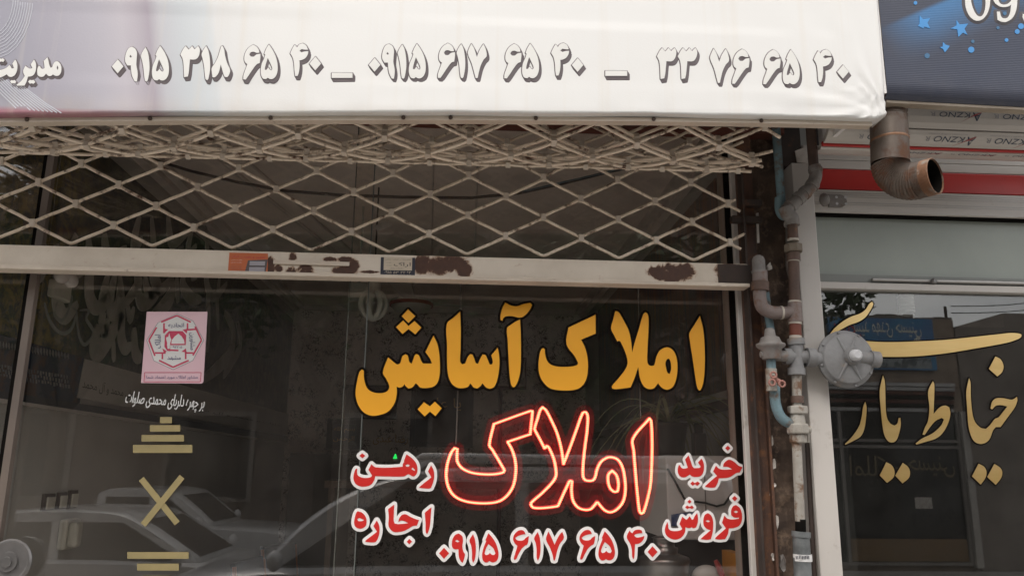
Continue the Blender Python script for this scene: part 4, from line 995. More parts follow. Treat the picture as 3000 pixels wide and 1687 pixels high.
# ================================================================== SHOP WINDOW
GT = .008                                       # glass thickness
M['glass'] = glass_mat('shop glass', (.985, .972, .955), .016, 1.0, 1.62)
M['glass_right'] = glass_mat('tailor glass', (.75, .77, .76), .012, 1.0, 1.66)
M['glass_edge'] = mat('cut glass edge', (.13, .14, .13), (.10, .11, .10), 4, .4)
xr_ = P(2176, 1120, 0).x
win = thing('shop_window', (-.3, 0, .1), 'large frameless shop window of the estate agent with overlapping glass panes', 'window')
xd = P(66, 1200, 0).x                           # door edge
xj = P(1004, 1200, 0).x; xk = P(1060, 1200, 0).x
ZT = 2.98
def pane(x0, x1, y0, z0, z1, m_, par, name='pane'):
    return MB().box(x0, x1, y0, y0+GT, z0, z1).build(name, m_, par)
pane(xd+.004, xk, 0, .1, ZT, M['glass'], win)
pane(xj, xr_, .011, .1, ZT, M['glass'], win)
for x, y in ((xk, 0), (xj-.003, .011)):
    MB().box(x, x+.003, y, y+GT, .1, ZT).build('glass_edge', M['glass_edge'], win)
MB().box(XL-.02, xr_, -.02, .05, .0, .1).build('sill', M['alu'], win)
MB().box(XL-.02, xr_, -.02, .05, ZT, ZT+.06).build('head_rail', M['alu'], win)
door = thing('glass_door', (xd-.6, -.02, .1), 'frameless glass door at the far left of the shop front with a pale edge strip', 'door')
pane(XL-.02, xd-.006, -.03, .1, ZT, M['glass'], door)
MB().box(xd-.018, xd+.004, -.035, -.012, .1, ZT).build('edge_strip', mat('bronze edge strip', (.17, .135, .11), (.125, .10, .085), 4, .45), door)
MB().box(xd-.030, xd-.0185, -.034, -.014, .1, ZT).build('edge_seal', M['soot'], door)
kn = P(22, 1645, -.05)
MB().lathe((kn.x, -.033, kn.z), (0, -1, 0), [(0, PM(56)), (.008, PM(58)), (.013, PM(54)), (.0135, PM(50)), (.0125, PM(47)), (.0125, PM(26)), (.020, PM(25)), (.0205, PM(14)), (.026, PM(13)), (.0262, PM(7))], 40, False).build('door_lock', M['chrome'], door)
# right edge profile
fr = thing('window_frame', (xr_, 0, 0), 'white aluminium upright along the right edge of the shop window', 'frame')
a, c = P(2173, 1120, -.045), P(2192, 1120, -.045)
MB().box(a.x, c.x, -.045, -.022, 0, 3.0).build('upright', M['white_frame'], fr, bevel=.003)
MB().box(a.x+.004, c.x+.012, -.0215, .05, 0, 3.0).build('gasket', M['soot'], fr)

# ---- lettering on the outside of the glass
YG = -.0012
w = word('window_lettering', YELLOW, YG, 7.2, M['yellow'], M['outline'], 'large amber Persian shop name with black edge across the top of the window', 'lettering')
word('window_lettering', RAHN, YG, 8.3, M['red'], M['white'], 'red Persian word with white edge, upper of the two left of the lit sign', 'lettering')
word('window_lettering', EJARE, YG, 8.3, M['red'], M['white'], 'red Persian word with white edge, lower of the two left of the lit sign', 'lettering')
word('window_lettering', KHARID, YG, 7.7, M['red'], M['white'], 'red Persian word with white edge, upper of the two over the pale cabinet', 'lettering')
word('window_lettering', FORUSH, YG, 7.7, M['red'], M['white'], 'red Persian word with white edge, lower of the two over the pale cabinet', 'lettering')
word('phone_number', REDNUM, YG, 8.6, M['red'], M['white'], 'red Persian phone number with white edge below the lit sign', 'lettering', 'digit')

# gold tape marks on the left
def qd(pts, y=YG, t=.0008): 
    v = [P(a, c, y) for a, c in pts]; return MB().hexa(v[::-1], [q-Vector((0, t, 0)) for q in v[::-1]])
dz = crop(0, 1200, 2.862)
def bar(x0, y0, x1, y1): return dz([(x0, y0), (x1, y0), (x1, y1), (x0, y1)])
t = thing('tape_pyramid', P(483, 1330, 0), 'four gold tape strips stacked like a pyramid on the glass', 'tape mark')
for r_ in ((1342,60,1442,112), (1257,128,1512,182), (1187,210,1543,265), (1115,293,1613,360)): qd(bar(*r_)).build('strip', M['gold_tape'], t)
t = thing('tape_cross', P(475, 1540, 0), 'two gold tape strips crossed as an X on the glass', 'tape mark')
for (x0, y0), (x1, y1), off in (((1185,577),(1487,950),0), ((1527,560),(1200,963),-.0009)):
    d = Vector((x1-x0, y1-y0)).normalized(); n_ = Vector((-d.y, d.x))*26
    qd(dz([(x0+n_.x, y0+n_.y), (x1+n_.x, y1+n_.y), (x1-n_.x, y1-n_.y), (x0-n_.x, y0-n_.y)][::-1] if False else [(x0-n_.x, y0-n_.y), (x0+n_.x, y0+n_.y), (x1+n_.x, y1+n_.y), (x1-n_.x, y1-n_.y)]), YG+off).build('strip', M['gold_tape'], t)
t = thing('tape_pyramid', P(460, 1700, 0), 'three gold tape strips narrowing downward on the glass at the bottom', 'tape mark')
for r_ in ((1068,1190,1582,1246), (1150,1287,1500,1345), (1195,1387,1430,1440)): qd(bar(*r_)).build('strip', M['gold_tape'], t)

# white calligraphy line
lc_ = crop(0, 780, 2.787)
mb = MB()
cq = [P(*a_, YG-.0004) for a_ in lc_([(1030,1015),(1672,1062),(1018,1150)])]
text_mb(shape('بر چهره دلربای محمدی صلوات'), *cq, .0006, mb, .28)
cq = [P(*a_, YG-.0006) for a_ in lc_([(1030,1015),(1672,1062),(1018,1150)])]
text_mb(shape('بر چهره دلربای محمدی صلوات'), cq[0]+Vector((.0012, 0, 0)), cq[1]+Vector((.0012, 0, 0)), cq[2]+Vector((.0012, 0, 0)), .0006, mb, .28)
mb.build('calligraphy_decal', M['dust'], label='thin white Persian calligraphy line under the pink poster', cat='lettering')

# pink union poster on the glass
pc_ = crop(400, 890, 4.14)
ps = thing('pink_poster', P(510, 1120, 0), 'pink poster with a red hexagonal emblem stuck on the left pane', 'poster')
def pp(x, y): return P(*pc_([(x, y)])[0], YG)
M['pink'] = mat('pink poster paper', L(212, 176, 184), L(218, 188, 194), 2.5, .5); M['crimson'] = mat('crimson print', (.52, .045, .10), (.48, .04, .09), 6, .5)
M['poster_white'] = mat('poster white', (.72, .71, .69), None, 5, .5); M['poster_navy'] = mat('poster navy', (.03, .03, .14), None, 9, .5)
def flat_poly(pts, lift, m_, name, par, t=.0003):
    v = [pp(*a_) + Vector((0, -lift, 0)) for a_ in pts]
    a_ = 0
    for i in range(len(v)): a_ += v[i].x*v[(i+1) % len(v)].z - v[(i+1) % len(v)].x*v[i].z
    if a_ < 0: v = v[::-1]
    return MB().slab([q for q in v], (0, t, 0)).build(name, m_, par)
flat_poly([(125,95),(862,95),(812,945),(790,965),(55,958)], .0006, M['pink'], 'sheet', ps)
hexo = [(492,118),(690,205),(820,440),(685,690),(445,800),(208,690),(120,440),(258,228)]
flat_poly(hexo, .0009, M['ink_grey'], 'emblem_shadow', ps)
flat_poly([(492,125),(686,212),(812,440),(680,685),(445,792),(214,686),(130,440),(264,232)], .0012, M['poster_white'], 'emblem', ps)
def pline(pts, w, nm='emblem_line', m_=None, lift=.0015):
    mb = MB()
    for i in range(len(pts)-1):
        a_, c_ = Vector(pts[i]), Vector(pts[i+1]); d = (c_-a_).normalized(); n_ = Vector((-d.y, d.x))*w/2
        v = [pp(*(a_-n_)), pp(*(a_+n_)), pp(*(c_+n_)), pp(*(c_-n_))]; v = [q+Vector((0, -lift-.00004*i, 0)) for q in v]
        mb.hexa([q+Vector((0, .0003, 0)) for q in v], v)
    return mb.build(nm, m_ or M['crimson'], ps)
for l_ in ([(300,222),(492,142),(660,222)], [(245,285),(152,440),(225,630)], [(712,275),(790,440),(685,625)], [(275,685),(445,768),(635,685)],
           [(335,235),(335,355)], [(620,235),(620,315),(725,308)], [(225,595),(355,595)], [(315,600),(315,670)], [(598,580),(598,670)], [(590,595),(690,595)]): pline(l_, 20)
for tri in ([(330,300),(385,310),(335,360)], [(560,315),(625,300),(610,360)], [(315,540),(370,575),(335,600)], [(545,580),(600,540),(610,590)]): flat_poly(tri, .0017, M['crimson'], 'emblem_line', ps)
flat_poly([(345,385),(395,330),(560,330),(605,380),(598,500),(410,500),(410,575),(375,570),(340,520)], .0016, M['crimson'], 'emblem_centre', ps)
flat_poly([(425,485),(430,440),(465,395),(510,362),(550,395),(578,440),(585,485)], .0020, M['poster_white'], 'dome', ps)
flat_poly([(372,500),(374,470),(362,430),(365,405),(388,400),(400,355),(412,405),(425,430),(412,470),(405,545),(380,545)], .0021, M['poster_white'], 'minaret', ps)
pline([(410,492),(590,492)], 14, lift=.0023); pline([(380,560),(510,565)], 20)
def ptext(body, tl, tr, bl, nm='poster_lettering'):
    f_ = lambda a_: pp(*a_) + Vector((0, -.0024, 0))
    text_mb(shape(body), f_(tl), f_(tr), f_(bl), .0002).build(nm, M['poster_navy'], ps)
ptext('اتحادیه', (388,232), (578,232), (388,295)); ptext('مشهد', (375,630), (540,630), (375,690))
ptext('املاک', (225,540), (225,372), (298,540)); ptext('مشاورین', (715,350), (715,560), (640,350))
ptext('۵۰۲۲۹', (445,510), (555,510), (445,540))
pline([(100,832),(785,832),(775,945),(92,945),(100,832)], 7, 'border_line')
ptext('مشاور املاک مورد اعتماد شما', (125,868), (748,868), (122,915))

# paper tag behind the grille
v = [P(x, y, .02) for x, y in ((1096,662),(1139,645),(1149,661),(1106,678))]
MB().hexa(v[::-1], [q-Vector((0, .001, 0)) for q in v[::-1]]).build('paper_tag', M['paper'], label='small white paper tag stuck on the glass behind the grille', cat='paper')
# sagging cable just inside the glass
pts = [P(a_, c_, .06) for a_, c_ in ((390,440),(455,470),(560,502),(700,535),(840,560),(1000,572),(1180,578),(1380,580),(1520,566),(1640,540),(1760,510),(1900,478))]
MB().tube(pts, .0055, 6).build('sagging_cable', mat('dark cable', (.03, .018, .016), None, 6, .5), label='dark cable sagging across the glass behind the grille', cat='cable')
MB().tube([P(1530, 562, .05), P(1640, 536, .05), P(1850, 488, .05)], .0035, 5).build('blue_cable', mat('blue cable', (.08, .13, .16), None, 6, .5), label='thin blue cable slanting up behind the grille at the right', cat='cable')

# ================================================================== LIT SIGN
YN = .06
ls = thing('led_sign', P(1610, 1480, YN), 'lit red Persian sign of tiny lamps hanging inside the window', 'sign')
M['led'] = emis('red lamp', (1.0, .165, .085), 4.6)
M['led_case'] = mat('red translucent strip', (.5, .008, .012), None, 5, .5)
for nm_, fac_ in (('glow_sheet', .11), ('glow_sheet_thin', .07)):  # red tinted sheets added to stand for the glow around the lamps
    mt, nt, b_ = newmat('painted red glow'); nt.nodes.remove(b_)
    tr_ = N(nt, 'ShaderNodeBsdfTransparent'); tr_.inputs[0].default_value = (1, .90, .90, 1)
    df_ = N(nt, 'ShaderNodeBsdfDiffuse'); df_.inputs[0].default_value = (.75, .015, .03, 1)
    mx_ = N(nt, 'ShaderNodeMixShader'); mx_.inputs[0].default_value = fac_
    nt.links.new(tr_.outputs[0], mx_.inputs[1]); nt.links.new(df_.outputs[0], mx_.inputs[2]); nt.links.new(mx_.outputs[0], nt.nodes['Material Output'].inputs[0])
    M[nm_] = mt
for g in LED:
    first = None
    for c in g:
        cs = smooth(c, 8, 55); q = [P(a_, b_, YN) for a_, b_ in cs]
        st = ring_mb([cs], lambda a_, b_: P(a_, b_, YN), (0, -1, 0), PM(6.0, YN), .0030).build('letter_strip' if first is None else 'inner_strip', M['led_case'], ls if first is None else first)
        if first is None: first = st
        ring_mb([cs], lambda a_, b_: P(a_, b_, YN+.006), (0, -1, 0), PM(20, YN), .002).build('glow_edge', M['glow_sheet'], first)
        # lamps every 6 mm
        q2 = q + [q[0]]; acc = 0; mb = MB(); step = PM(5.6, YN); nx = 0
        for i in range(len(q2)-1):
            a_, b_ = q2[i], q2[i+1]; l_ = (b_-a_).length
            while nx <= acc + l_ and l_ > 1e-7:
                p_ = a_.lerp(b_, (nx-acc)/l_) + Vector((0, -.0065, 0)); r_ = PM(4.6, YN); rz = PM(2.4, YN)
                mb.add([p_+Vector((r_, 0, 0)), p_+Vector((r_*.5, 0, rz)), p_+Vector((-r_*.5, 0, rz)), p_+Vector((-r_, 0, 0)), p_+Vector((-r_*.5, 0, -rz)), p_+Vector((r_*.5, 0, -rz)), p_+Vector((0, -.002, 0))],
                       [(1,0,6),(2,1,6),(3,2,6),(4,3,6),(5,4,6),(0,5,6)])
                nx += step
            acc += l_
        mb.build('lamps', M['led'], first, kind='stuff')
for g in LED: fill_mb([smooth(c, 6, 55) for c in g], lambda a_, b_: P(a_, b_, YN+.009), (0, -1, 0), .001).build('glow_face', M['glow_sheet_thin'], ls)
for a_, c_ in (((1336,1300),(1345,1060)), ((1876,1225),(1866,1040))):
    p0, p1 = P(*a_, YN), P(*c_, YN); p1 = p0 + (p1-p0)*2.2; p1.x = p0.x+.004; p1.y = YN
    MB().tube([p0, p1], .0022, 5).build('hanging_cord', mat('pale cord', (.17, .155, .14), None, 6, .6), ls)

# ================================================================== GRILLE SHUTTER
YC = -.10
zrow0 = P(1141, 742, YC).z
dzr = (P(1025, 567, YC).z - P(1024, 684, YC).z)/2
hx = (P(1143, 515, YC).x - P(919, 505, YC).x)/2
x00 = P(1141, 745, YC).x
R0 = (16.2*dzr+.166)/6.2832
zroll = P(1100, 476, YC-R0*1.15).z + R0
s_tan = zroll - zrow0
def path(s, x=-1.3):
    q = path0(s); q.z += .0075*(x+1.3)*min(1, max(0, (s-s_tan*.55)/(s_tan*.45))); return q
def path0(s):
    if s <= s_tan: return Vector((0, YC, zrow0+s))
    ph = 0; r = R0; ss = s - s_tan
    k = .024/(2*PI)
    ph = (R0 - math.sqrt(max(1e-6, R0*R0 - 2*k*ss)))/k
    r = R0 - k*ph
    return Vector((0, YC-R0 + r*math.cos(ph), zroll + r*math.sin(ph)))
gr = thing('grille_shutter', (0, YC, zrow0), 'cream diamond lattice roller shutter half rolled up over the shop window', 'shutter')
RR = .0053
xend = P(2172, 650, YC).x
nrow = 38; j0 = -15
random.seed(9)
clips = 0; extra = MB()
for k in range(nrow):
    s0 = k*dzr; pts = []
    jmax = int((xend-x00)/hx)
    skew = random.uniform(-.004, .004)
    def node(j, hi):
        s = s0 + (dzr-RR*1.0 if hi else RR*1.0); q = path(s, x00+j*hx); return Vector((x00+j*hx+skew, q.y, q.z)), s
    for j in range(j0, jmax+2):
        hi = (j+k) % 2 != 0
        xn = x00 + j*hx
        q, s = node(j, hi)
        for f in (-.13, -.06, 0, .06, .13):     # rounded bend
            sgn = -1 if hi else 1
            sf = s + sgn*dzr*max(0, abs(f)-.035)*.9
            qq = path(sf, xn); pts.append(Vector((xn + f*hx + skew, qq.y, qq.z)))
        if j < jmax+1:
            qn, sn = node(j+1, not hi)
            for f in (.35, .65):
                sf = s + (sn-s)*f; qq = path(sf, xn); pts.append(Vector((xn + f*hx + skew, qq.y, qq.z)))
    xe = xend + random.uniform(-.02, .015)
    cut = [p_ for p_ in pts if p_.x <= xe]
    if len(cut) < len(pts):
        a_, b_ = cut[-1], pts[len(cut)]
        if b_.x - a_.x > 1e-5: cut.append(a_.lerp(b_, (xe-a_.x)/(b_.x-a_.x)))
    mbr = MB().tube(cut, RR, 8); mbr.build('rod', M['rod'], gr)
    if k < nrow-1:
        for j in range(j0, jmax+1):
            if (j+k) % 2 == 0: continue         # node between rod k (upper bend) and rod k+1 (lower bend)
            if x00 + j*hx > xe-.02: continue
            q = path(s0+dzr, x00+j*hx); q1 = path(s0+dzr+.01, x00+j*hx); tg = (q1-q).normalized(); nr = Vector((0, -tg.z, tg.y))
            c = Vector((x00+j*hx, q.y, q.z)); u = Vector((1, 0, 0)); a_, b_, d_ = .0085, .0120, .0095
            vs = [c + u*sx*a_ + nr*sy*d_ + tg*sz*b_ for sz in (-1, 1) for sx, sy in ((-1,-1),(1,-1),(1,1),(-1,1))]
            fs = [(0,3,2,1),(4,5,6,7),(0,1,5,4),(1,2,6,5),(2,3,7,6),(3,0,4,7)]
            if clips < 296: MB().add(vs, fs).build('clip', M['cream'], gr, bevel=.002); clips += 1
            else: extra.add(vs, fs)
if extra.v: extra.build('clips', M['cream'], gr, kind='stuff')

# bottom bar with rust blotches
yb0, yb1 = YC-.022, YC+.022
bx0 = P(-420, 760, yb0).x; bx1 = P(2192, 800, yb0).x
zt_, zbm = P(1100, 745, yb0).z, P(1100, 806, yb0).z
bb = thing('shutter_bar', (0, YC, zbm), 'cream steel bottom bar of the grille with peeling rust patches', 'bar')
mt, nt, b_ = newmat('cream bar with rust'); g = N(nt, 'ShaderNodeNewGeometry')
base = mixc(nt, ramp(nt, noise_n(nt, 5, 6, .6, g.outputs['Position']), .35, .7), (.72, .64, .535, 1), (.58, .505, .41, 1))
specks = ramp(nt, noise_n(nt, 24, 8, .7, g.outputs['Position']), .68, .72)
base = mixc(nt, specks, base, (.13, .065, .04, 1))
sep = N(nt, 'ShaderNodeSeparateXYZ'); nt.links.new(g.outputs['Position'], sep.inputs[0])
tot = None
bl = crop(650, 730, 4.293)
blobs = [((610,230),70,130), ((890,100),55,55), ((1050,265),110,80), ((880,270),70,60), ((1350,125),90,30), ((1560,130),110,40), ((1640,230),80,110), ((1560,270),160,60), ((700,240),60,50), ((1850,285),120,22),
         ((2520,180),110,130), ((2700,210),160,120), ((2900,180),150,110), ((3040,250),110,110)]
blist = [(bl([c])[0], rx/4.293, ry/4.293) for c, rx, ry in blobs]
z3 = crop(1500, 320, 2.786)
blist += [(z3([(1300,1340)])[0], 62, 28), (z3([(1380,1320)])[0], 40, 24), (z3([(1180,1330)])[0], 30, 16), (z3([(1290,1395)])[0], 22, 12), (z3([(1790,1350)])[0], 48, 36)]
n3 = noise_n(nt, 15, 12, .80, g.outputs['Position'], 1.6)
for (px, py), rx, ry in blist:
    c = P(px, py, yb0)
    dx = math_n(nt, 'DIVIDE', math_n(nt, 'SUBTRACT', sep.outputs[0], c.x), PM(rx*1.35, yb0)); dz_ = math_n(nt, 'DIVIDE', math_n(nt, 'SUBTRACT', sep.outputs[2], c.z), PM(ry*1.4, yb0))
    d = math_n(nt, 'ADD', math_n(nt, 'MULTIPLY', dx, dx), math_n(nt, 'MULTIPLY', dz_, dz_))
    v = math_n(nt, 'SUBTRACT', 1.0, d, True)
    tot = v if tot is None else math_n(nt, 'MAXIMUM', tot, v)
msk = math_n(nt, 'ADD', math_n(nt, 'MINIMUM', math_n(nt, 'MULTIPLY', tot, .95), .80), math_n(nt, 'MULTIPLY', math_n(nt, 'SUBTRACT', n3, .5), 2.6))
core = ramp(nt, msk, .44, .54); halo = ramp(nt, msk, .24, .53)
col = mixc(nt, halo, base, (.33, .17, .085, 1)); col = mixc(nt, core, col, mixc(nt, noise_n(nt, 60, 5, .7, g.outputs['Position']), (.030, .012, .008, 1), (.105, .042, .02, 1)))
nt.links.new(col, b_.inputs['Base Color']); b_.inputs['Roughness'].default_value = .6
bp = N(nt, 'ShaderNodeBump'); bp.inputs['Strength'].default_value = .5; bp.inputs['Distance'].default_value = .003
inv = math_n(nt, 'SUBTRACT', 1.0, core); nt.links.new(inv, bp.inputs['Height']); nt.links.new(bp.outputs[0], b_.inputs['Normal'])
M['bar'] = mt
MB().box(bx0, bx1, yb0, yb1, zbm, zt_).build('bar', M['bar'], bb, bevel=.002)
MB().box(bx0, bx1-.002, yb0-.016, yb1, zbm-.012, zbm-.0005).build('lip', M['cream'], bb, bevel=.002)
e0, e1 = P(2103, 800, yb0), P(2200, 800, yb0)
MB().box(e0.x, e1.x, yb0-.004, yb0-.0005, zbm+.003, zt_-.003).build('end_plate', M['rust_dark'], bb, bevel=.001)
q = bl([(650,133),(1600,212)])
h0, h1 = P(*q[0], yb0-.006), P(*q[1], yb0-.006); th = PM(12, yb0)
MB().hexa([(h0.x, yb0-.008, h0.z-th), (h1.x, yb0-.008, h1.z), (h1.x, yb0-.0005, h1.z), (h0.x, yb0-.0005, h0.z-th)],
          [(h0.x, yb0-.008, h0.z), (h1.x, yb0-.008, h1.z+th), (h1.x, yb0-.0005, h1.z+th), (h0.x, yb0-.0005, h0.z)]).build('slot_strip', M['cream'], bb)
# stickers on the bar
YS = yb0-.0008
def sq(f, pts, lift): return [P(*a_, YS)-Vector((0, lift, 0)) for a_ in f(pts)]
def sheet(f, pts, lift, m_, nm, par, t=.0004):
    v = sq(f, pts, lift); MB().hexa([q_+Vector((0, t, 0)) for q_ in v], v).build(nm, m_, par)
st = thing('orange_sticker', P(726, 800, yb0), 'orange printed sticker with grey shutter picture on the cream bar', 'sticker')
M['orange'] = mat('orange sticker', L(196, 106, 62), L(184, 94, 54), 4, .5); M['mag'] = mat('magenta print', L(190, 45, 70), None, 5, .5)
sheet(bl, [(92,45),(92,45),(75,297),(75,297)][:0] or [(75,297),(575,300),(580,55),(95,42)], 0, M['orange'], 'sheet', st)
M['dgrey'] = mat('dark grey print', L(92, 84, 84), None, 5, .5); M['lgrey'] = mat('light grey print', L(168, 164, 170), None, 5, .5)
sheet(bl, [(285,298),(550,300),(578,130),(330,140)], .0005, M['dgrey'], 'picture', st)
sheet(bl, [(340,297),(535,298),(540,228),(345,226)], .0010, M['lgrey'], 'picture_panel', st); sheet(bl, [(348,204),(540,206),(545,155),(352,152)], .0010, M['lgrey'], 'picture_panel', st)
text_mb(shape('تعمیر و نصب کرکره'), *sq(bl, [(105,75),(550,85),(103,112)], .0006), .0002).build('lettering', M['mag'], st)
for yy, m_ in ((128, 'poster_white'), (158, 'poster_white'), (195, 'dgrey'), (218, 'dgrey'), (242, 'dgrey'), (265, 'dgrey')):
    text_mb(shape('برقی و دستی'), *sq(bl, [(115,yy),(255,yy+2),(115,yy+14)], .0006), .0002).build('lettering', M[m_], st)
st = thing('black_sticker', P(1166, 815, yb0), 'white and navy printed sticker in the middle of the cream bar', 'sticker')
M['navy'] = mat('navy sticker', L(42, 44, 58), None, 5, .5); M['stick_white'] = mat('aged sticker paper', L(205, 190, 168), None, 5, .55)
sheet(bl, [(1992,358),(2428,365),(2432,108),(2000,100)], 0, M['navy'], 'sheet', st)
sheet(bl, [(2034,262),(2390,268),(2395,108),(2038,102)], .0005, M['stick_white'], 'panel', st)
text_mb(shape('اراک'), *sq(bl, [(2165,165),(2375,168),(2163,225)], .0010), .0002).build('lettering', M['navy'], st)
text_mb(shape('تعمیرات کرکره برقی'), *sq(bl, [(2050,120),(2380,126),(2050,136)], .0010), .0002).build('lettering', M['navy'], st)
for yy in (160, 195): text_mb(shape('فروش نصب'), *sq(bl, [(2060,yy),(2130,yy+2),(2060,yy+16)], .0010), .0002).build('lettering', M['navy'], st)
text_mb(shape('شبانه روزی'), *sq(bl, [(2115,232),(2270,235),(2115,246)], .0010), .0002).build('lettering', M['navy'], st)
text_mb('۰۹۱۵ ۵۱۶ ۳۲ ۶۲', *sq(bl, [(2045,272),(2380,278),(2043,306)], .0006), .0002).build('lettering', M['stick_white'], st)
text_mb('۰۹۰۲ ۱۱۶ ۳۲ ۶۲', *sq(bl, [(2040,316),(2378,322),(2038,348)], .0006), .0002).build('lettering', M['stick_white'], st)

# lintel beam and shaft behind the roll
MB().box(XL-.6, P(2290, 400, -.05).x, -.075, -.015, P(1280, 357, -.07).z, 3.5).build('lintel_beam', M['redoxide'], label='red oxide steel beam above the window behind the rolled grille', cat='beam')
MB().tube([(-2.2, YC-R0, zroll), (P(2280, 400, YC-R0).x, YC-R0, zroll)], .03, 12).build('shutter_shaft', M['rust_dark'], label='dark steel shaft inside the rolled grille', cat='shaft')

# ================================================================== AWNING SIGN BOX
YA = -.56
ax0 = P(-500, 0, YA).x; axT = P(2568, 0, YA); axB = P(2592, 300, YA)
zlip = P(1300, 334, YA).z; zface = P(1300, 312, YA).z; ztop_ = 3.45
an = thing('sign_awning', (.2, YA, zlip), 'large white lilac printed banner stretched over a sign box above the shop', 'sign')
mt, nt, b_ = newmat('awning print'); g = N(nt, 'ShaderNodeNewGeometry')
sep = N(nt, 'ShaderNodeSeparateXYZ'); nt.links.new(g.outputs['Position'], sep.inputs[0])
xw = lambda px: P(px, 170, YA).x
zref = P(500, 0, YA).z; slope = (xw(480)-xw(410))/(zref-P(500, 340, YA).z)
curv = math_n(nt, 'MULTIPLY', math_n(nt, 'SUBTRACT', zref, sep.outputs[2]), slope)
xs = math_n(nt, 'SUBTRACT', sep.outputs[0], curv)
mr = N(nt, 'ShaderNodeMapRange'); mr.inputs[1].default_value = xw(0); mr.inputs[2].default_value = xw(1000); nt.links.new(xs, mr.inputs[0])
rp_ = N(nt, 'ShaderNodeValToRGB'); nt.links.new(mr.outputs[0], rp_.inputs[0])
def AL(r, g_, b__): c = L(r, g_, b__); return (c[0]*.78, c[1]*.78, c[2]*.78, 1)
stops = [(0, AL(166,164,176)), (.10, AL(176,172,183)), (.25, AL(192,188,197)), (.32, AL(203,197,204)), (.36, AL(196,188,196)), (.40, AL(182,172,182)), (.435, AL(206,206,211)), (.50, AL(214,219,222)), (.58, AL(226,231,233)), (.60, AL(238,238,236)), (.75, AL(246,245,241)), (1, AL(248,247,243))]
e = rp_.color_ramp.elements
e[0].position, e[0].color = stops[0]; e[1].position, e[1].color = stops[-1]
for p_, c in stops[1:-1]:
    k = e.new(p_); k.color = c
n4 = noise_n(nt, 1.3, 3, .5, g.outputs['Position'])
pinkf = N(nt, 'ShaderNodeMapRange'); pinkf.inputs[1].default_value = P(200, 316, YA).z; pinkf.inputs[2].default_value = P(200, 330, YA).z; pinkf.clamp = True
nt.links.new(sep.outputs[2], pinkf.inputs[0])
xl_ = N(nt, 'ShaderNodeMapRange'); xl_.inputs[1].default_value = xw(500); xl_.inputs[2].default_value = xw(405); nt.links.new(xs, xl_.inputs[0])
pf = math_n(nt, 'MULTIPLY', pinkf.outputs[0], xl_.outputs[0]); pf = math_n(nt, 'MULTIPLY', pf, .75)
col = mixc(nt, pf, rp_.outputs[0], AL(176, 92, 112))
# faint vertical rain streaks and grime near the hem
mps = N(nt, 'ShaderNodeMapping'); mps.inputs['Scale'].default_value = (22, 1, .7); nt.links.new(g.outputs['Position'], mps.inputs[0])
stf = ramp(nt, noise_n(nt, 1.0, 4, .6, mps.outputs[0]), .55, .8, (0,0,0,1), (.34,.34,.34,1))
col = mixc(nt, stf, col, AL(236, 224, 205))
gr_ = N(nt, 'ShaderNodeMapRange'); gr_.inputs[1].default_value = P(1300, 306, YA).z; gr_.inputs[2].default_value = P(1300, 340, YA).z; nt.links.new(sep.outputs[2], gr_.inputs[0])
col = mixc(nt, math_n(nt, 'MULTIPLY', gr_.outputs[0], ramp(nt, noise_n(nt, 9, 5, .65, g.outputs['Position']), .4, .7, (.05,.05,.05,1), (.26,.26,.26,1))), col, AL(205, 188, 164))
nt.links.new(col, b_.inputs['Base Color']); b_.inputs['Roughness'].default_value = .42
bp = N(nt, 'ShaderNodeBump'); bp.inputs['Strength'].default_value = .08; bp.inputs['Distance'].default_value = .003
nt.links.new(noise_n(nt, 260, 2, .5, g.outputs['Position']), bp.inputs['Height']); nt.links.new(bp.outputs[0], b_.inputs['Normal'])
M['awning'] = mt
HEM = [(-500, 337), (0, 335), (500, 331), (1300, 329), (1900, 334), (2300, 340), (2560, 347), (2700, 350)]
HEM = [(P(a_, b_, YA).x, P(a_, b_, YA).z) for a_, b_ in HEM]
def hemz(x):
    for (x0, z0), (x1, z1) in zip(HEM, HEM[1:]):
        if x <= x1:
            u = (x-x0)/(x1-x0); return z0 + (z1-z0)*u
    return HEM[-1][1]
zlip = hemz(P(1300, 330, YA).x); zface = zlip + PM(9, YA)
mb = MB(); NX, NZ = 180, 60
def ax_right(z):
    f = (axT.z - z)/(axT.z-axB.z); return axT.x + (axB.x-axT.x)*f
prof = []                                        # down the face, round the hem, back underneath
for i in range(NZ+1): prof.append((YA, ztop_ + (zface-ztop_)*i/NZ, 0))
rh = zface-zlip
for i in range(1, 9):
    a = PI/2*i/8; prof.append((YA + rh*(1-math.cos(a)) , zface - rh*math.sin(a), i/8))
prof.append((YA+.06, zlip, 1)); 
vs = []
corner_ = P(2590, 340, YA)
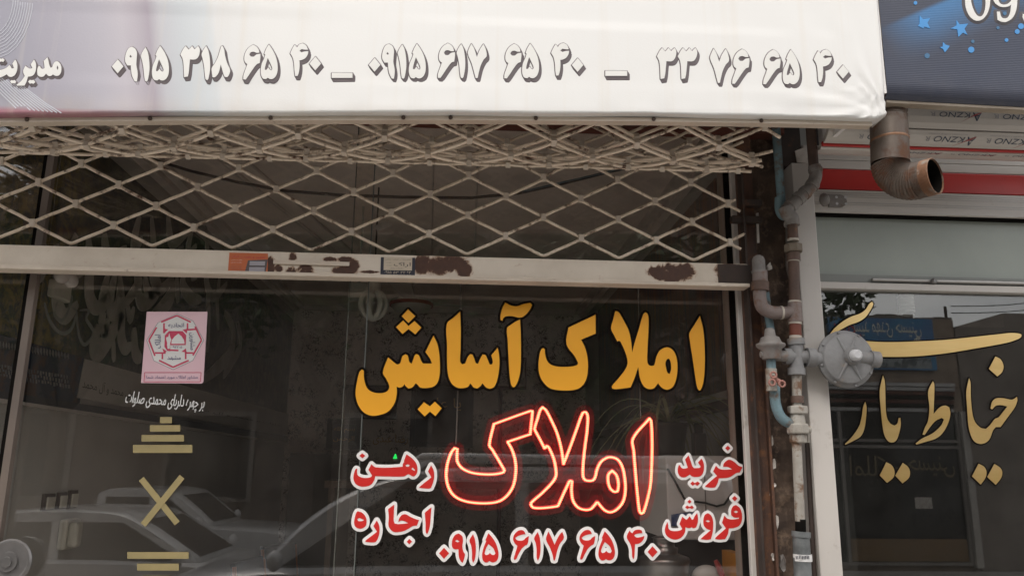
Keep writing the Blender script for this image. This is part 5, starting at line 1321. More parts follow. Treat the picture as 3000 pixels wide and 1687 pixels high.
for (y, z, hm) in prof:
    xr2 = ax_right(z)
    for i in range(NX+1):
        u = i/NX; u = 1-(1-u)**1.35; x = ax0 + (xr2-ax0)*u
        q = Vector((x, y, z + (hemz(x)-zlip)*max(0, min(1, (zface+.35-z)/.35))))
        dlt = Vector((x-corner_.x, 0, z-corner_.z)); r_ = dlt.length
        ang = math.atan2(dlt.z, -dlt.x)
        wr = math.sin(ang*17 + 1.2*noise.noise(Vector((x*4, z*5, 3))))*math.exp(-r_/.16)*min(1, r_/.03)*.0052
        wr += noise.noise(Vector((x*1.6, z*2.2, 0)))*.004
        lipw = math.exp(-((z-zface)/.02)**2)*(.003*noise.noise(Vector((x*7, 0, 1))) + .002*noise.noise(Vector((x*19, 0, 7))))
        flatw = 1 if z < P(1300, 235, YA).z or z > P(1300, 60, YA).z or x > P(2510, 200, YA).x else .0
        q.y -= wr*flatw + lipw
        if hm: q.z += .0035*noise.noise(Vector((x*3.1, 0, 4)))*hm
        # corner rounding
        if hm > 0 or z < zface+.05:
            e_ = max(0, (x-(xr2-.05))/.05); q.z += .012*e_**3*max(0, min(1, (zface+.05-z)/.06))
        vs.append(q)
fs = []
W_ = NX+1
for i in range(len(prof)-1):
    for j in range(NX): fs.append((i*W_+j, (i+1)*W_+j, (i+1)*W_+j+1, i*W_+j+1))
mb.add(vs, fs, True)
# right return side
k0 = len(prof); sv = []
for i, (y, z, hm) in enumerate(prof):
    p_ = vs[i*W_+NX]; sv += [p_.copy(), p_ + Vector((.006, .008, .002)), Vector((p_.x+.006, YA+.09, p_.z))]
fs = []
for i in range(k0-1):
    for j in range(2): fs.append((i*3+j, (i+1)*3+j, (i+1)*3+j+1, i*3+j+1))
mb.add(sv, fs, True)
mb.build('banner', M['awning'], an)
MB().box(ax0, axT.x+.0, YA+.02, -.02, ztop_, ztop_+.03).build('top_board', M['alu'], an)  # unseen board, added to block light from above behind the banner
# angle iron flange with screws under the hem
FL_ = PM(13, YA)
mb = MB(); xs_ = [ax0 + (ax_right(zlip)-.03-ax0)*i/30 for i in range(31)]
vs = []
for x in xs_:
    z0 = hemz(x)-.001; vs += [Vector((x, YA+.022, z0)), Vector((x, YA+.022, z0-FL_)), Vector((x, YA+.05, z0-FL_)), Vector((x, YA+.05, z0))]
mb.add(vs, [(0,1,2,3), tuple(len(vs)-4+k for k in (3,2,1,0))] + [(i*4+j, (i+1)*4+j, (i+1)*4+(j+1) % 4, i*4+(j+1) % 4) for i in range(30) for j in range(4)])
mb.build('flange', M['cream'], an)
M['screw'] = mat('rusty screw', (.06, .035, .022), None, 9, .6)
for px in (80, 440, 793, 1182, 1320, 1570, 1915, 2230):
    p_ = P(px, 342, YA+.02)
    MB().lathe((p_.x, YA+.0215, hemz(p_.x)-FL_*.55), (0, -1, 0), [(0, .006), (.003, .006), (.006, .003)], 8).build('screw', M['screw'], an)
# printed digits
def printed(cs, nm, sh=(5.5, 9.5)):
    sc = [smooth(c, 3, 50) for c in cs]
    tf = lambda a_, b_: P(a_, b_, YA)
    f_ = fill_mb(sc, tf, (0, -1, 0), .0022).build(nm, M['print_white'], an)
    ring_mb(sc, tf, (0, -1, 0), PM(3.0, YA), .0016).build('outline', M['print_dark'], f_)
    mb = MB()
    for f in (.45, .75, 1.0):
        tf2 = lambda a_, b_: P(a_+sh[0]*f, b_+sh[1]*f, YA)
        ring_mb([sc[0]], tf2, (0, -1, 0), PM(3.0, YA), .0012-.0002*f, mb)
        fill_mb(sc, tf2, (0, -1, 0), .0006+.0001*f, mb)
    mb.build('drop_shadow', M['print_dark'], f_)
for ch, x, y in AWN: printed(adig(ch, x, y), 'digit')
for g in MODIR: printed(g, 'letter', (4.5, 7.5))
for x0, y0, x1, y1 in ((972,215,1033,230), (1773,209,1837,224)):
    printed([[(x0,y0),((x0+x1)/2,y0),(x1,y0+.5),(x1,y1),((x0+x1)/2,y1),(x0,y1)]], 'dash')
# thin printed swooshes
M['swoosh'] = mat('pale printed line', AL(226, 228, 236), None, 5, .5)
mb = MB()
for k in range(11):
    pts = [(-60+k*13, 205+k*5), (-10+k*14.5, 262+k*4.2), (50+k*13, 320+k*1.2)]
    for i in range(2):
        a_, c_ = P(*pts[i], YA), P(*pts[i+1], YA); d = (c_-a_).normalized(); n_ = Vector((-d.z, 0, d.x))*PM(1.5, YA); L_ = Vector((0, -.0008, 0))
        mb.hexa([a_-n_, a_+n_, c_+n_, c_-n_], [v_+L_ for v_ in (a_-n_, a_+n_, c_+n_, c_-n_)])
for k in range(9):
    r_ = 64+k*8; prev = None
    for i in range(9):
        th = -.5 + i*.24
        q = P(-10+r_*math.cos(th)*.9-8, -10+(r_+30)*math.sin(th)*1.15, YA)
        if prev is not None:
            d = (q-prev).normalized(); n_ = Vector((-d.z, 0, d.x))*PM(1.0, YA); L_ = Vector((0, -.0008, 0))
            mb.hexa([prev-n_, prev+n_, q+n_, q-n_], [v_+L_ for v_ in (prev-n_, prev+n_, q+n_, q-n_)])
        prev = q
mb.build('printed_lines', M['swoosh'], an, kind='stuff')

# ================================================================== NEIGHBOUR'S NAVY BANNER
YB2 = -.54
nb = thing('navy_banner', P(2800, 290, YB2), 'dark navy printed banner with blue stars above the tailor shop at the right', 'sign')
mt, nt, b_ = newmat('navy print'); g = N(nt, 'ShaderNodeNewGeometry')
sep = N(nt, 'ShaderNodeSeparateXYZ'); nt.links.new(g.outputs['Position'], sep.inputs[0])
A_, B_ = P(2600, 72, YB2), P(2780, -6, YB2)
d = (B_-A_); d.y = 0; d.normalize(); nn = Vector((d.z, 0, -d.x))            # towards lower right
dist = math_n(nt, 'ADD', math_n(nt, 'MULTIPLY', math_n(nt, 'SUBTRACT', sep.outputs[0], A_.x), nn.x), math_n(nt, 'MULTIPLY', math_n(nt, 'SUBTRACT', sep.outputs[2], A_.z), nn.z))
al = math_n(nt, 'ADD', math_n(nt, 'MULTIPLY', math_n(nt, 'SUBTRACT', sep.outputs[0], A_.x), d.x), math_n(nt, 'MULTIPLY', math_n(nt, 'SUBTRACT', sep.outputs[2], A_.z), d.z))
f1 = N(nt, 'ShaderNodeMapRange', interpolation_type='SMOOTHSTEP'); f1.inputs[1].default_value = -PM(6, YB2); f1.inputs[2].default_value = PM(14, YB2); nt.links.new(dist, f1.inputs[0])
f2 = N(nt, 'ShaderNodeMapRange', interpolation_type='SMOOTHSTEP'); f2.inputs[1].default_value = PM(175, YB2); f2.inputs[2].default_value = PM(5, YB2); nt.links.new(dist, f2.inputs[0])
f3 = N(nt, 'ShaderNodeMapRange'); f3.inputs[1].default_value = -PM(40, YB2); f3.inputs[2].default_value = PM(140, YB2); nt.links.new(al, f3.inputs[0])
ff = math_n(nt, 'MULTIPLY', math_n(nt, 'MULTIPLY', f1.outputs[0], f2.outputs[0]), f3.outputs[0])
col = mixc(nt, ff, mixc(nt, ramp(nt, noise_n(nt, 5, 5, .6, g.outputs['Position']), .35, .7), (.030, .038, .066, 1), (.042, .048, .072, 1)), (.045, .16, .34, 1))
dz2 = N(nt, 'ShaderNodeMapRange'); dz2.inputs[1].default_value = P(2800, 215, YB2).z; dz2.inputs[2].default_value = P(2800, 285, YB2).z; nt.links.new(sep.outputs[2], dz2.inputs[0])
col = mixc(nt, math_n(nt, 'MULTIPLY', dz2.outputs[0], ramp(nt, noise_n(nt, 14, 6, .7, g.outputs['Position']), .35, .75, (.04,.04,.04,1), (.30,.30,.30,1))), col, (.15, .14, .14, 1))
nt.links.new(col, b_.inputs['Base Color']); b_.inputs['Roughness'].default_value = .5
wv = N(nt, 'ShaderNodeTexWave', wave_type='BANDS', bands_direction='Z'); wv.inputs['Scale'].default_value = 55; nt.links.new(g.outputs['Position'], wv.inputs['Vector'])
bp = N(nt, 'ShaderNodeBump'); bp.inputs['Strength'].default_value = .13; bp.inputs['Distance'].default_value = .003
nt.links.new(wv.outputs['Fac'], bp.inputs['Height']); nt.links.new(bp.outputs[0], b_.inputs['Normal'])
M['navy_print'] = mt
l0, l1 = P(2574, 0, YB2), P(2600, 272, YB2); r1 = P(3450, 318, YB2)
lt = l0 + (l0-l1)*1.6; rt_ = Vector((r1.x, YB2, lt.z))
mb = MB(); nxx, nzz = 40, 24; vs = []
for i in range(nzz+1):
    f = i/nzz; a_, c_ = lt.lerp(l1, f), rt_.lerp(r1, f)
    for j in range(nxx+1):
        q = a_.lerp(c_, j/nxx); pass
        if i == nzz: q.y += .004
        vs.append(q)
a_, c_ = l1 + Vector((0, .02, -.012)), r1 + Vector((0, .02, -.012))
for j in range(nxx+1): vs.append(a_.lerp(c_, j/nxx))
fs = []
for i in range(nzz+1):
    for j in range(nxx): fs.append((i*(nxx+1)+j, (i+1)*(nxx+1)+j, (i+1)*(nxx+1)+j+1, i*(nxx+1)+j+1))
mb.add(vs, fs, True); mb.build('banner', M['navy_print'], nb)
mb = MB(); mb.hexa([lt+Vector((-.014, .004, 0)), lt+Vector((-.001, .002, 0)), lt+Vector((-.001, .42, 0)), lt+Vector((-.014, .42, 0))], [l1+Vector((-.014, .004, 0)), l1+Vector((-.001, .002, 0)), l1+Vector((-.001, .42, 0)), l1+Vector((-.014, .42, 0))])
mb.build('side_edge', M['white'], nb)
a_, c_ = l1+Vector((.008, .022, -.012)), r1+Vector((0, .022, -.012)); dn = Vector((0, 0, -PM(9, YB2)))
MB().hexa([a_+dn, c_+dn, c_+dn+Vector((0, .03, 0)), a_+dn+Vector((0, .03, 0))], [a_, c_, c_+Vector((0, .03, 0)), a_+Vector((0, .03, 0))]).build('flange', mat('dirty cream flange', (.42, .36, .28), (.30, .24, .18), 10, .6), nb)
MB().hexa([lt+Vector((0, .02, .0)), rt_+Vector((0, .02, 0)), rt_+Vector((0, .42, 0)), lt+Vector((0, .42, 0))], [v_+Vector((0, 0, .02)) for v_ in (lt+Vector((0, .02, .0)), rt_+Vector((0, .02, 0)), rt_+Vector((0, .42, 0)), lt+Vector((0, .42, 0)))]).build('top_board', M['alu'], nb)
v_ = [P(x, y, YB2+.03) for x, y in ((2592,278),(2705,294),(2700,310),(2690,303),(2640,300),(2600,298))]
MB().slab(v_, (0, .02, 0)).build('torn_flap', M['redoxide'], nb)
s7 = crop(2560, 0, 4.527)
M['star'] = mat('sky blue print', (.055, .27, .60), (.05, .24, .55), 5, .5)
M['dim_star'] = mat('dull blue print', (.05, .16, .30), None, 5, .5)
def nprint(cs, nm, m_, lift=.0012, sm=True, ang=50):
    sc = [smooth(c, 4, ang) if sm else c for c in cs]
    return fill_mb(sc, lambda a_, b_: P(a_, b_, YB2), (0, -1, 0), lift).build(nm, m_, nb), sc
for pts in (((605,210),(650,262),(745,248),(708,310),(745,385),(665,360),(655,385),(585,350),(605,320)), ((1095,275),(1135,330),(1248,320),(1200,390),(1238,468),(1180,440),(1120,495),(1105,395),(1015,385),(1095,345)), ((915,565),(950,600),(1005,615),(975,660),(940,700),(915,655),(872,635),(912,625))):
    nprint([s7(pts)], 'star', M['star'], sm=False)
for x, y, r_, m_ in ((1290,665,40,'star'), (1950,355,38,'star'), (1900,425,32,'star'), (1758,537,24,'star'), (705,745,34,'dim_star'), (1310,555,22,'dim_star'), (1645,375,20,'dim_star'), (550,45,24,'star'), (1735,185,24,'dim_star')):
    nprint([s7([(x+r_*math.cos(k*PI/6), y+r_*math.sin(k*PI/6)) for k in range(12)])], 'dot', M[m_])
D0 = [s7([(1370+166*math.cos(a)+ .0*math.sin(a), 18+268*math.sin(a)) for a in [k*PI/10 for k in range(20)]]), s7([(1375+98*math.cos(a)-26*math.sin(a)*-1, -20+250*math.sin(a)) for a in [-k*PI/10 for k in range(20)]])]
D9 = [s7([(1570,-20),(1600,50),(1660,95),(1720,105),(1780,95),(1815,70),(1800,180),(1770,240),(1725,255),(1685,235),(1665,165),(1625,165),(1635,275),(1690,300),(1750,300),(1830,250),(1880,150),(1895,30),(1893,-150),(1840,-250),(1730,-280),(1620,-250),(1575,-150)]), s7([(1640,-20),(1665,50),(1710,72),(1770,60),(1815,20),(1810,-120),(1740,-220),(1660,-160)])]
D3 = [s7([(1968,195),(1992,200),(2010,245),(2060,265),(2120,240),(2160,180),(2170,60),(2230,60),(2220,200),(2150,290),(2060,308),(1990,292),(1970,250)])]
M['ndark'] = mat('charcoal print', L(70, 66, 70), None, 5, .5)
for D in (D0, D9, D3):
    f_, sc = nprint(D, 'digit', M['print_white'], .0026)
    ring_mb(sc, lambda a_, b_: P(a_, b_, YB2), (0, -1, 0), PM(10.5, YB2), .0018).build('outline', M['ndark'], f_)

# ================================================================== TAILOR SHOP AT THE RIGHT
YR = 0.0
jx0, jx1 = P(2356, 1000, -.10).x, P(2418, 1000, -.10).x
MB().box(jx0, jx1, -.10, .06, 0, P(2350, 478, -.10).z).build('door_post', M['white_frame'], bevel=.003, label='wide off-white aluminium post left of the tailor shop window', cat='post')
rx1 = 5.2
ts = thing('tailor_window', (jx1+.6, YR, 0), 'dark mirror-like shop window of the tailor at the right', 'window')
gz1 = P(2700, 857, YR).z
pane(jx1+.001, rx1, YR, .12, gz1+.01, M['glass_right'], ts)
MB().box(jx1, rx1, YR-.02, YR+.03, 0, .12).build('sill', M['alu'], ts)
# header: band, rail, transom
z = lambda py, y=YR: P(2700, py, y).z
MB().box(jx1, rx1, YR-.030, YR+.03, z(857), z(838)).build('header', M['white_frame'], ts, bevel=.002)
MB().box(jx1, rx1, YR-.012, YR+.03, z(837.5), z(812)).build('rail', mat('grey green rail', (.26, .27, .25), (.2, .21, .195), 8, .5, stretch=(.3,1,1)), ts)
p0, p1 = P(2560, 826, YR-.03), P(3700, 826, YR-.03)
MB().tube([(p0.x, YR-.020, z(827)), (rx1, YR-.020, z(827))], .0065, 10).build('rail_tube', M['alu'], ts)
pr = P(2735, 824, YR-.03)
MB().lathe((pr.x, YR-.03, pr.z), (0, -1, 0), [(0, .011), (.006, .010), (.010, .005)], 12).build('rivet', M['chrome'], ts)
MB().box(jx1, rx1, YR+.002, YR+.012, z(812), z(618)).build('transom_panel', M['frost'], ts)
MB().box(jx1, rx1, YR-.004, YR+.02, z(817), z(811.5)).build('bead', M['alu'], ts)
# roller shutter: drum of slats and hanging part
RD_ = .125; YD = -.02
zd = P(2800, 458, YD-RD_).z + RD_
sh = thing('roller_shutter', (jx1+.8, YD-RD_, zd), 'white and red roller shutter with filmed slats rolled up above the tailor window', 'shutter')
xs0, xs1 = jx1+.002, rx1
def slat_facet(a0, a1, m_, r=RD_):
    mb = MB(); pts = []
    for i in range(5):
        a = a0 + (a1-a0)*i/4; bul = .004*math.sin(PI*i/4)
        pts.append(Vector((0, YD-RD_ + (r+bul)*math.cos(a), zd + (r+bul)*math.sin(a))))
    inn = [Vector((0, YD-RD_ + (r-.012)*math.cos(a), zd + (r-.012)*math.sin(a))) for a in (a1, a0)]
    loop = pts + inn; n_ = len(loop)
    vs = [Vector((xs0, q.y, q.z)) for q in loop] + [Vector((xs1, q.y, q.z)) for q in loop]
    mb.add(vs, [list(range(n_)), list(range(n_, 2*n_))[::-1]] + [(i, n_+i, n_+(i+1) % n_, (i+1) % n_) for i in range(n_)])
    return mb.build('slat', m_, sh), pts
def ang_at(py):                                  # drum angle (rear = 0, front = pi) seen at a pixel row
    best = None
    for i in range(400):
        a = PI + i/400*PI/2
        q = Vector((P(2800, py, YD).x, YD-RD_+RD_*math.cos(a), zd+RD_*math.sin(a)))
        d_ = q-CAM; yy = 843.5 - F*d_.dot(UP)/d_.dot(fw)
        if best is None or abs(yy-py) < best[0]: best = (abs(yy-py), a)
    return best[1]
bands = [(250, 300, 'slat_film'), (302, 386, 'slat_film'), (388, 437, 'slat_film'), (438, 446, 'slat_red'), (447, 457, 'slat_film')]
facets = {}
if 0: print('ANG', [(b_, round(ang_at(b_[0]), 3), round(ang_at(b_[1]), 3)) for b_ in bands])
for (p0, p1, mm) in bands:
    a0, a1 = ang_at(p0)+.012, ang_at(p1)-.006
    facets[p0] = slat_facet(a0, a1, M[mm])
slat_facet(ang_at(457)+.004, PI*1.5+.5, M['slat_film'], RD_-.002)
fang = {p0: (ang_at(p0)+.012, ang_at(p1)-.006) for p0, p1, mm in bands}
def print_on(p0, px, wpx, f0, f1):
    par = facets[p0][0]; A0, A1 = fang[p0]
    xl = P(px, p0, YD-RD_-.06).x; xr3 = P(px+wpx, p0, YD-RD_-.06).x
    def arc(mb, nm, m_, lift=.0016):
        out = []
        for v in mb.v:                          # v.x runs along the slat, v.z = fraction across it
            a = A0 + (A1-A0)*v.z; rr = RD_ + .004*math.sin(PI*v.z) + lift
            out.append(Vector((v.x, YD-RD_+rr*math.cos(a), zd+rr*math.sin(a))))
        mb.v = out; return mb.build(nm, m_, par)
    TL, TR, BL = Vector((xr3, 0, f1)), Vector((xl, 0, f1)), Vector((xr3, 0, f0))   # upside down on the slat
    u = TR-TL; v = BL-TL
    mb = MB(); text_mb('A', TL, TL+u*.17, BL, 0, mb); arc(mb, 'lettering', M['ink_navy'])
    mb = MB(); text_mb('KZNO', TL+u*.21+v*.36, TL+u*.80+v*.36, TL+u*.21+v*.96, 0, mb, .15); arc(mb, 'lettering', M['ink_navy'])
    mb = MB(); text_mb('R', TL+u*.88+v*.40, TL+u*.97+v*.40, TL+u*.88+v*.9, 0, mb); arc(mb, 'lettering', M['ink_grey'])
    b0 = TL+u*.18+v*1.12; mb = MB(); text_mb('aluminium rolling shutter', b0, b0+u*.75, b0+v*.12, 0, mb); arc(mb, 'lettering', M['ink_grey'])
    q = [TL+u*.12+v*.62, TL+u*.0+v*1.0, TL+u*.02+v*1.02, TL+u*.15+v*.70, TL+u*.40-v*.25, TL+u*.2+v*.45]
    mb = MB(); mb.add(q, [list(range(6))]); arc(mb, 'swoosh', M['ink_red'], .0022)
for px in (2682, 2862, 3042, 3222): print_on(302, px, 150, .28, .62)
for px in (2500, 2692, 2868, 3044): print_on(388, px, 150, .26, .78)
for px in (2640, 2800, 2960): print_on(447, px, 140, .2, .8)
# hanging slats below the drum
yh = YD+.0
def hs(p0, p1, m_, y0, nm='slat'):
    return MB().box(xs0 if y0 < -.02 else xs0, xs1, y0, y0+.018, P(2800, p1, y0).z, P(2800, p0, y0).z).build(nm, m_, sh, bevel=.003)
hs(440, 480, M['slat_white'], yh-.016); hs(481, 506, M['slat_white'], yh-.016)
hs(507, 566, M['slat_red'], yh-.018)
o_ = hs(567, 632, M['slat_white'], yh-.022, 'bottom_slat')
for k, py in enumerate((575, 581, 587, 603, 609)):
    MB().box(xs0, xs1, yh-.0235, yh-.0221, P(2800, py+1.2, yh-.022).z, P(2800, py, yh-.022).z).build('groove', M['alu'], o_)
MB().box(xs0, xs1, yh-.010, yh+.03, P(2800, 642, yh).z, P(2800, 633, yh).z).build('dark_gap_strip', M['soot'], sh)  # black strip stands for the shaded gap under the bottom slat
# lock tab on the bottom slat
b0, b1 = P(2428, 606, yh-.03), P(2478, 572, yh-.03)
lk = thing('shutter_latch', (b0.x, yh-.03, b0.z), 'rusty rounded latch plate with two holes at the left end of the white slat', 'latch')
pts = []
hh_ = (b1.z-b0.z)/2; cz = (b0.z+b1.z)/2
outl = [(b0.x, b0.z), (b1.x-hh_, b0.z)] + [(b1.x-hh_+hh_*math.sin(t_), cz-hh_*math.cos(t_)) for t_ in [PI*i/8 for i in range(1, 8)]] + [(b1.x-hh_, b1.z), (b0.x, b1.z)]
MB().slab([(x, yh-.034, z_) for x, z_ in outl], (0, .010, 0)).build('plate', M['pipe_gray'], lk)
for f in (.28, .78):
    for g_ in (.25, .78):
        MB().lathe((b0.x+(b1.x-b0.x)*f+.01, yh-.0345, b0.z+(b1.z-b0.z)*g_), (0, -1, 0), [(0, .005), (.0006, .005)], 10).build('hole', M['reg_cap'], lk)
p_ = P(2415, 585, yh-.06)
MB().blob(p_, PM(20), 2, .15, (.8, .8, 1.1)).build('knuckle', M['pipe_gray'], lk)
# tailor's dark interior and coiled lamp
ti = thing('tailor_room', (jx1+1.5, 1.5, 0), 'dark interior room behind the tailor shop window', 'room')
dkw = mat('dark room wall', (.05, .045, .04), (.035, .03, .03), 2, .9)
MB().box(XR+.07, rx1, 2.6, 2.7, 0, 3.2).build('wall', dkw, ti); MB().box(rx1, rx1+.1, .05, 2.7, 0, 3.2).build('wall', dkw, ti)
MB().box(XR+.07, rx1, .05, 2.6, -.02, .02).build('floor', dkw, ti); MB().box(XR+.07, rx1, .06, 2.6, 3.1, 3.2).build('ceiling', dkw, ti)
MB().box(XR+.065, XR+.12, .05, 2.6, .02, 3.1).build('wall', dkw, ti)
cp = P(2655, 895, .5)
t = thing('coiled_lamp', (cp.x, .5, cp.z), 'white coiled energy saving lamp hanging behind the tailor glass', 'lamp')
r_ = PM(20, .5); mb = MB(); pts = []
for i in range(90):
    a = i*.42; pts.append((cp.x + r_*math.cos(a), .5 + r_*math.sin(a), cp.z + PM(-28, .5) + PM(60, .5)*i/90))
mb.tube(pts, PM(4.6, .5), 7); mb.build('coil', M['white'], t)
MB().lathe((cp.x, .5, cp.z+PM(33, .5)), (0, 0, 1), [(0, r_*.9), (.03, r_*.9), (.05, r_*.5)], 14).build('lamp_base', M['white'], t)
MB().tube([(cp.x, .5, cp.z+PM(33, .5)+.05), (cp.x, .5, 3.1)], .004, 5).build('cable', M['soot'], t)
# gold lettering
word('gold_lettering', GOLD, YR-.0012, 4.2, M['gold'], M['outline'], 'gold foil Persian tailor lettering with long sweeping stroke on the dark right pane', 'lettering')

# ================================================================== PILLAR, PIPES, REGULATOR
# facade above and beside
MB().box(-14, 14, -.01, .2, 3.17, 5.6).build('facade_wall', M['wall'], label='plain rendered wall above the two shop fronts behind the banners', cat='wall')
MB().box(-14, XL-.11, -.01, .2, 0, 3.165).build('facade_wall', M['wall'], label='plain rendered wall left of the glass door', cat='wall')
MB().box(rx1+.11, 14, -.01, .2, 0, 3.165).build('facade_wall', M['wall'], label='plain rendered wall right of the tailor window', cat='wall')
px0 = c.x if False else P(2192, 1120, -.045).x+.012
pil = thing('pillar', (px0+.1, 0, 0), 'rough dark brown plastered pillar between the shops behind the gas pipes', 'pillar')
mb = MB(); nx2, nz2 = 14, 150; vs = []
for i in range(nz2+1):
    zz = 0 + 3.05*i/nz2
    for j in range(nx2+1):
        xx = px0 + .03 + (jx0-.001-px0-.03)*j/nx2
        vs.append(Vector((xx, -.012 - .020*noise.noise(Vector((xx*9, zz*5, 1))) - .012*noise.noise(Vector((xx*26, zz*22, 5))), zz)))
fs = []
for i in range(nz2):
    for j in range(nx2): a_ = i*(nx2+1)+j; fs.append((a_, a_+1, a_+nx2+2, a_+nx2+1))
mb.add(vs, fs, False); mb.build('plaster', M['mud'], pil)
MB().box(px0, jx0-.001, .045, .2, 0, 3.05).build('core', M['wall'], pil)
# rusty channel (shutter guide)
cx0, cx1 = P(2214, 1300, -.10).x, P(2262, 1300, -.10).x
gd = thing('steel_channel', (cx0, -.06, 0), 'rusty steel shutter guide channel right of the window', 'post')
MB().box(cx0, cx1, -.065, -.035, 0, 2.95).build('web', M['rust'], gd)
MB().box(cx0, cx0+.007, -.105, -.0655, 0, 2.62).build('lip', M['rust_dark'], gd)
MB().box(cx1-.004, cx1+.004, -.085, -.0655, 0, P(2290, 900, -.1).z).build('lip', M['rust'], gd)
for k, (py, w0) in enumerate(((648, 30), (600, 22))):
    a_, c_ = P(2138 + 30*k, py+8, -.07), P(2225, py-8, -.07)
    MB().box(a_.x, c_.x, -.098, -.068, a_.z, c_.z).build('bracket', M['rust_dark'], gd, bevel=.003)
mb = MB(); v_ = [P(x, y, -.075) for x, y in ((2214,626),(2221,624),(2224,712),(2217,712))]; mb.hexa(v_[::-1], [q-Vector((0, .004, 0)) for q in v_[::-1]]); mb.build('paint_strip', M['paper'], gd)
# flakes of old plaster / paper along the channel
random.seed(21); 
for (px, py, w0, h0) in ((2268,1360,16,34), (2270,1420,9,16), (2262,1290,7,30), (2276,1525,14,44), (2272,1600,9,30), (2268,1630,18,24), (2294,1650,24,50), (2258,1425,6,60), (2266,1480,7,70), (2304,655,12,30), (2255,780,16,22)):
    n_ = 9; pts = []
    for i in range(n_):
        a = 2*PI*i/n_; rr = random.uniform(.6, 1.15)
        pts.append(P(px + w0/2*math.cos(a)*rr, py + h0/2*math.sin(a)*rr, -.07) + Vector((0, random.uniform(-.004, .004), 0)))
    MB().slab(pts, (0, .010, 0)).build('plaster_flake', M['paper'] if px != 2294 else M['pipe_gray'], pil)
# dark junk at the pillar head
MB().box(jx0-.02, jx1-.015, -.06, .05, P(2350, 476, -.1).z, 3.05).build('dark_head', M['rust_dark'], pil)
pts = [P(x, y, -.065) for x, y in ((2330,442),(2356,432),(2368,450),(2362,478),(2336,476))]
MB().slab(pts, (0, .01, 0)).build('plaster_flake', M['paper'], pil)

YP = -.15
def pt(px, py, y=YP): return P(px, py, y)
def seg(par, nm, pts, r, m_, y=YP, n=14, jit=0):
    q = [pt(a_, b_, y) for a_, b_ in pts]; rr = [PM(v, y) for v in r] if isinstance(r, (list, tuple)) else PM(r, y)
    return MB().tube(q, rr, n).build(nm, m_, par)
def curve(pts, n=6):
    v = [Vector(a_) for a_ in pts]; out = []
    for i in range(len(v)-1):
        p0 = v[max(i-1, 0)]; p1 = v[i]; p2 = v[i+1]; p3 = v[min(i+2, len(v)-1)]
        for k in range(n):
            u = k/n; out.append(.5*((2*p1)+(p2-p0)*u+(2*p0-5*p1+4*p2-p3)*u*u+(3*p1-p0-3*p2+p3)*u**3))
    out.append(v[-1]); return [(a_.x, a_.y) for a_ in out]
def nut(par, nm, c, r, h, m_, y=YP, ax=(0, 0, 1), n=6):
    q = pt(*c, y); h_ = PM(h, y); r_ = PM(r, y); a_ = Vector(ax)
    mb = MB(); mb.lathe(q - a_*h_/2, a_, [(0, r_*.9), (h_*.12, r_), (h_*.88, r_), (h_, r_*.9)], n, n > 8); return mb.build(nm, m_, par, bevel=.0015 if n <= 8 else 0)
gp = thing('gas_pipe', pt(2330, 1687), 'rusty brown gas pipe with unions and tees running down the pillar', 'pipe')
seg(gp, 'pipe', [(2366,250),(2373,350),(2384,488)], [16,16,16], M['pipe_brown'])
el = curve([(2386,486),(2390,515),(2376,548),(2350,572),(2322,598),(2302,616)])
seg(gp, 'elbow', el, 20, M['pipe_gray'])
for i in (2, 10, 15, 19, 24): seg(gp, 'ring', el[i:i+3], 22.5, M['pipe_gray'])
seg(gp, 'elbow', curve([(2300,608),(2308,628),(2320,640),(2322,660)]), [22]*19, M['pipe_gray'])
seg(gp, 'pipe', [(2320,632),(2324,702)], 16, M['pipe_brown'])
seg(gp, 'sealing_ring', [(2323,700),(2323.5,707)], 18, M['tape'])
nut(gp, 'union_nut', (2324,728), 29, 26, mat('brown union', (.19,.155,.115), (.13,.10,.07), 16, .6, bump=.3, rust=.3), n=8)
seg(gp, 'union_body', [(2324,742),(2325,764)], 21, M['pipe_brown'])
seg(gp, 'sealing_ring', [(2325,760),(2325,767)], 18.5, M['tape'])
seg(gp, 'pipe', [(2325,766),(2328,885)], 17, M['pipe_brown'])
seg(gp, 'sealing_ring', [(2328,882),(2328,887)], 20, M['tape'])
seg(gp, 'tee', [(2328,887),(2330,944)], [21,22], M['pipe_mauve'])
arm = curve([(2328,914),(2290,916),(2258,914),(2234,900),(2226,872),(2226,845)])
seg(gp, 'branch_elbow', arm, [19]*6+[20]*(len(arm)-6), M['pipe_mauve'])
seg(gp, 'ring', [(2292,916),(2286,916)], 21, M['tape'])
seg(gp, 'branch_collar', [(2227,852),(2227,826)], 27, M['pipe_brown'])
seg(gp, 'branch_pipe', [(2227,830),(2226,795)], 23, M['pipe_mauve'])
q = pt(2224,800); r_ = PM(20, YP)
MB().lathe(q, (0, 0, 1), [(0, r_*1.15), (PM(6), r_*1.2), (PM(8), r_), (PM(38), r_), (PM(48), r_*.78), (PM(53), r_*.4), (PM(54), .001)], 18).build('end_cap', M['pipe_gray'], gp)
seg(gp, 'sealing_ring', [(2330,944),(2330,950)], 20, M['tape'])
seg(gp, 'pipe', [(2330,948),(2331,992)], 18, M['redoxide'])
seg(gp, 'sealing_ring', [(2331,984),(2331,992)], 19, M['tape'])
seg(gp, 'cross_tee', [(2331,992),(2333,1010)], 26, M['regulator']); seg(gp, 'cross_tee', [(2332,1008),(2334,1080)], 21, M['regulator']); seg(gp, 'cross_tee', [(2333,1078),(2334,1098)], 26, M['regulator'])
seg(gp, 'cross_tee', [(2302,1044),(2372,1046)], 20, M['regulator']); seg(gp, 'cross_tee', [(2296,1044),(2316,1044)], 25, M['regulator']); seg(gp, 'cross_tee', [(2362,1046),(2386,1048)], 29, M['regulator'])
seg(gp, 'pipe', [(2334,1097),(2335,1196)], [15,14], M['pipe_pale'])
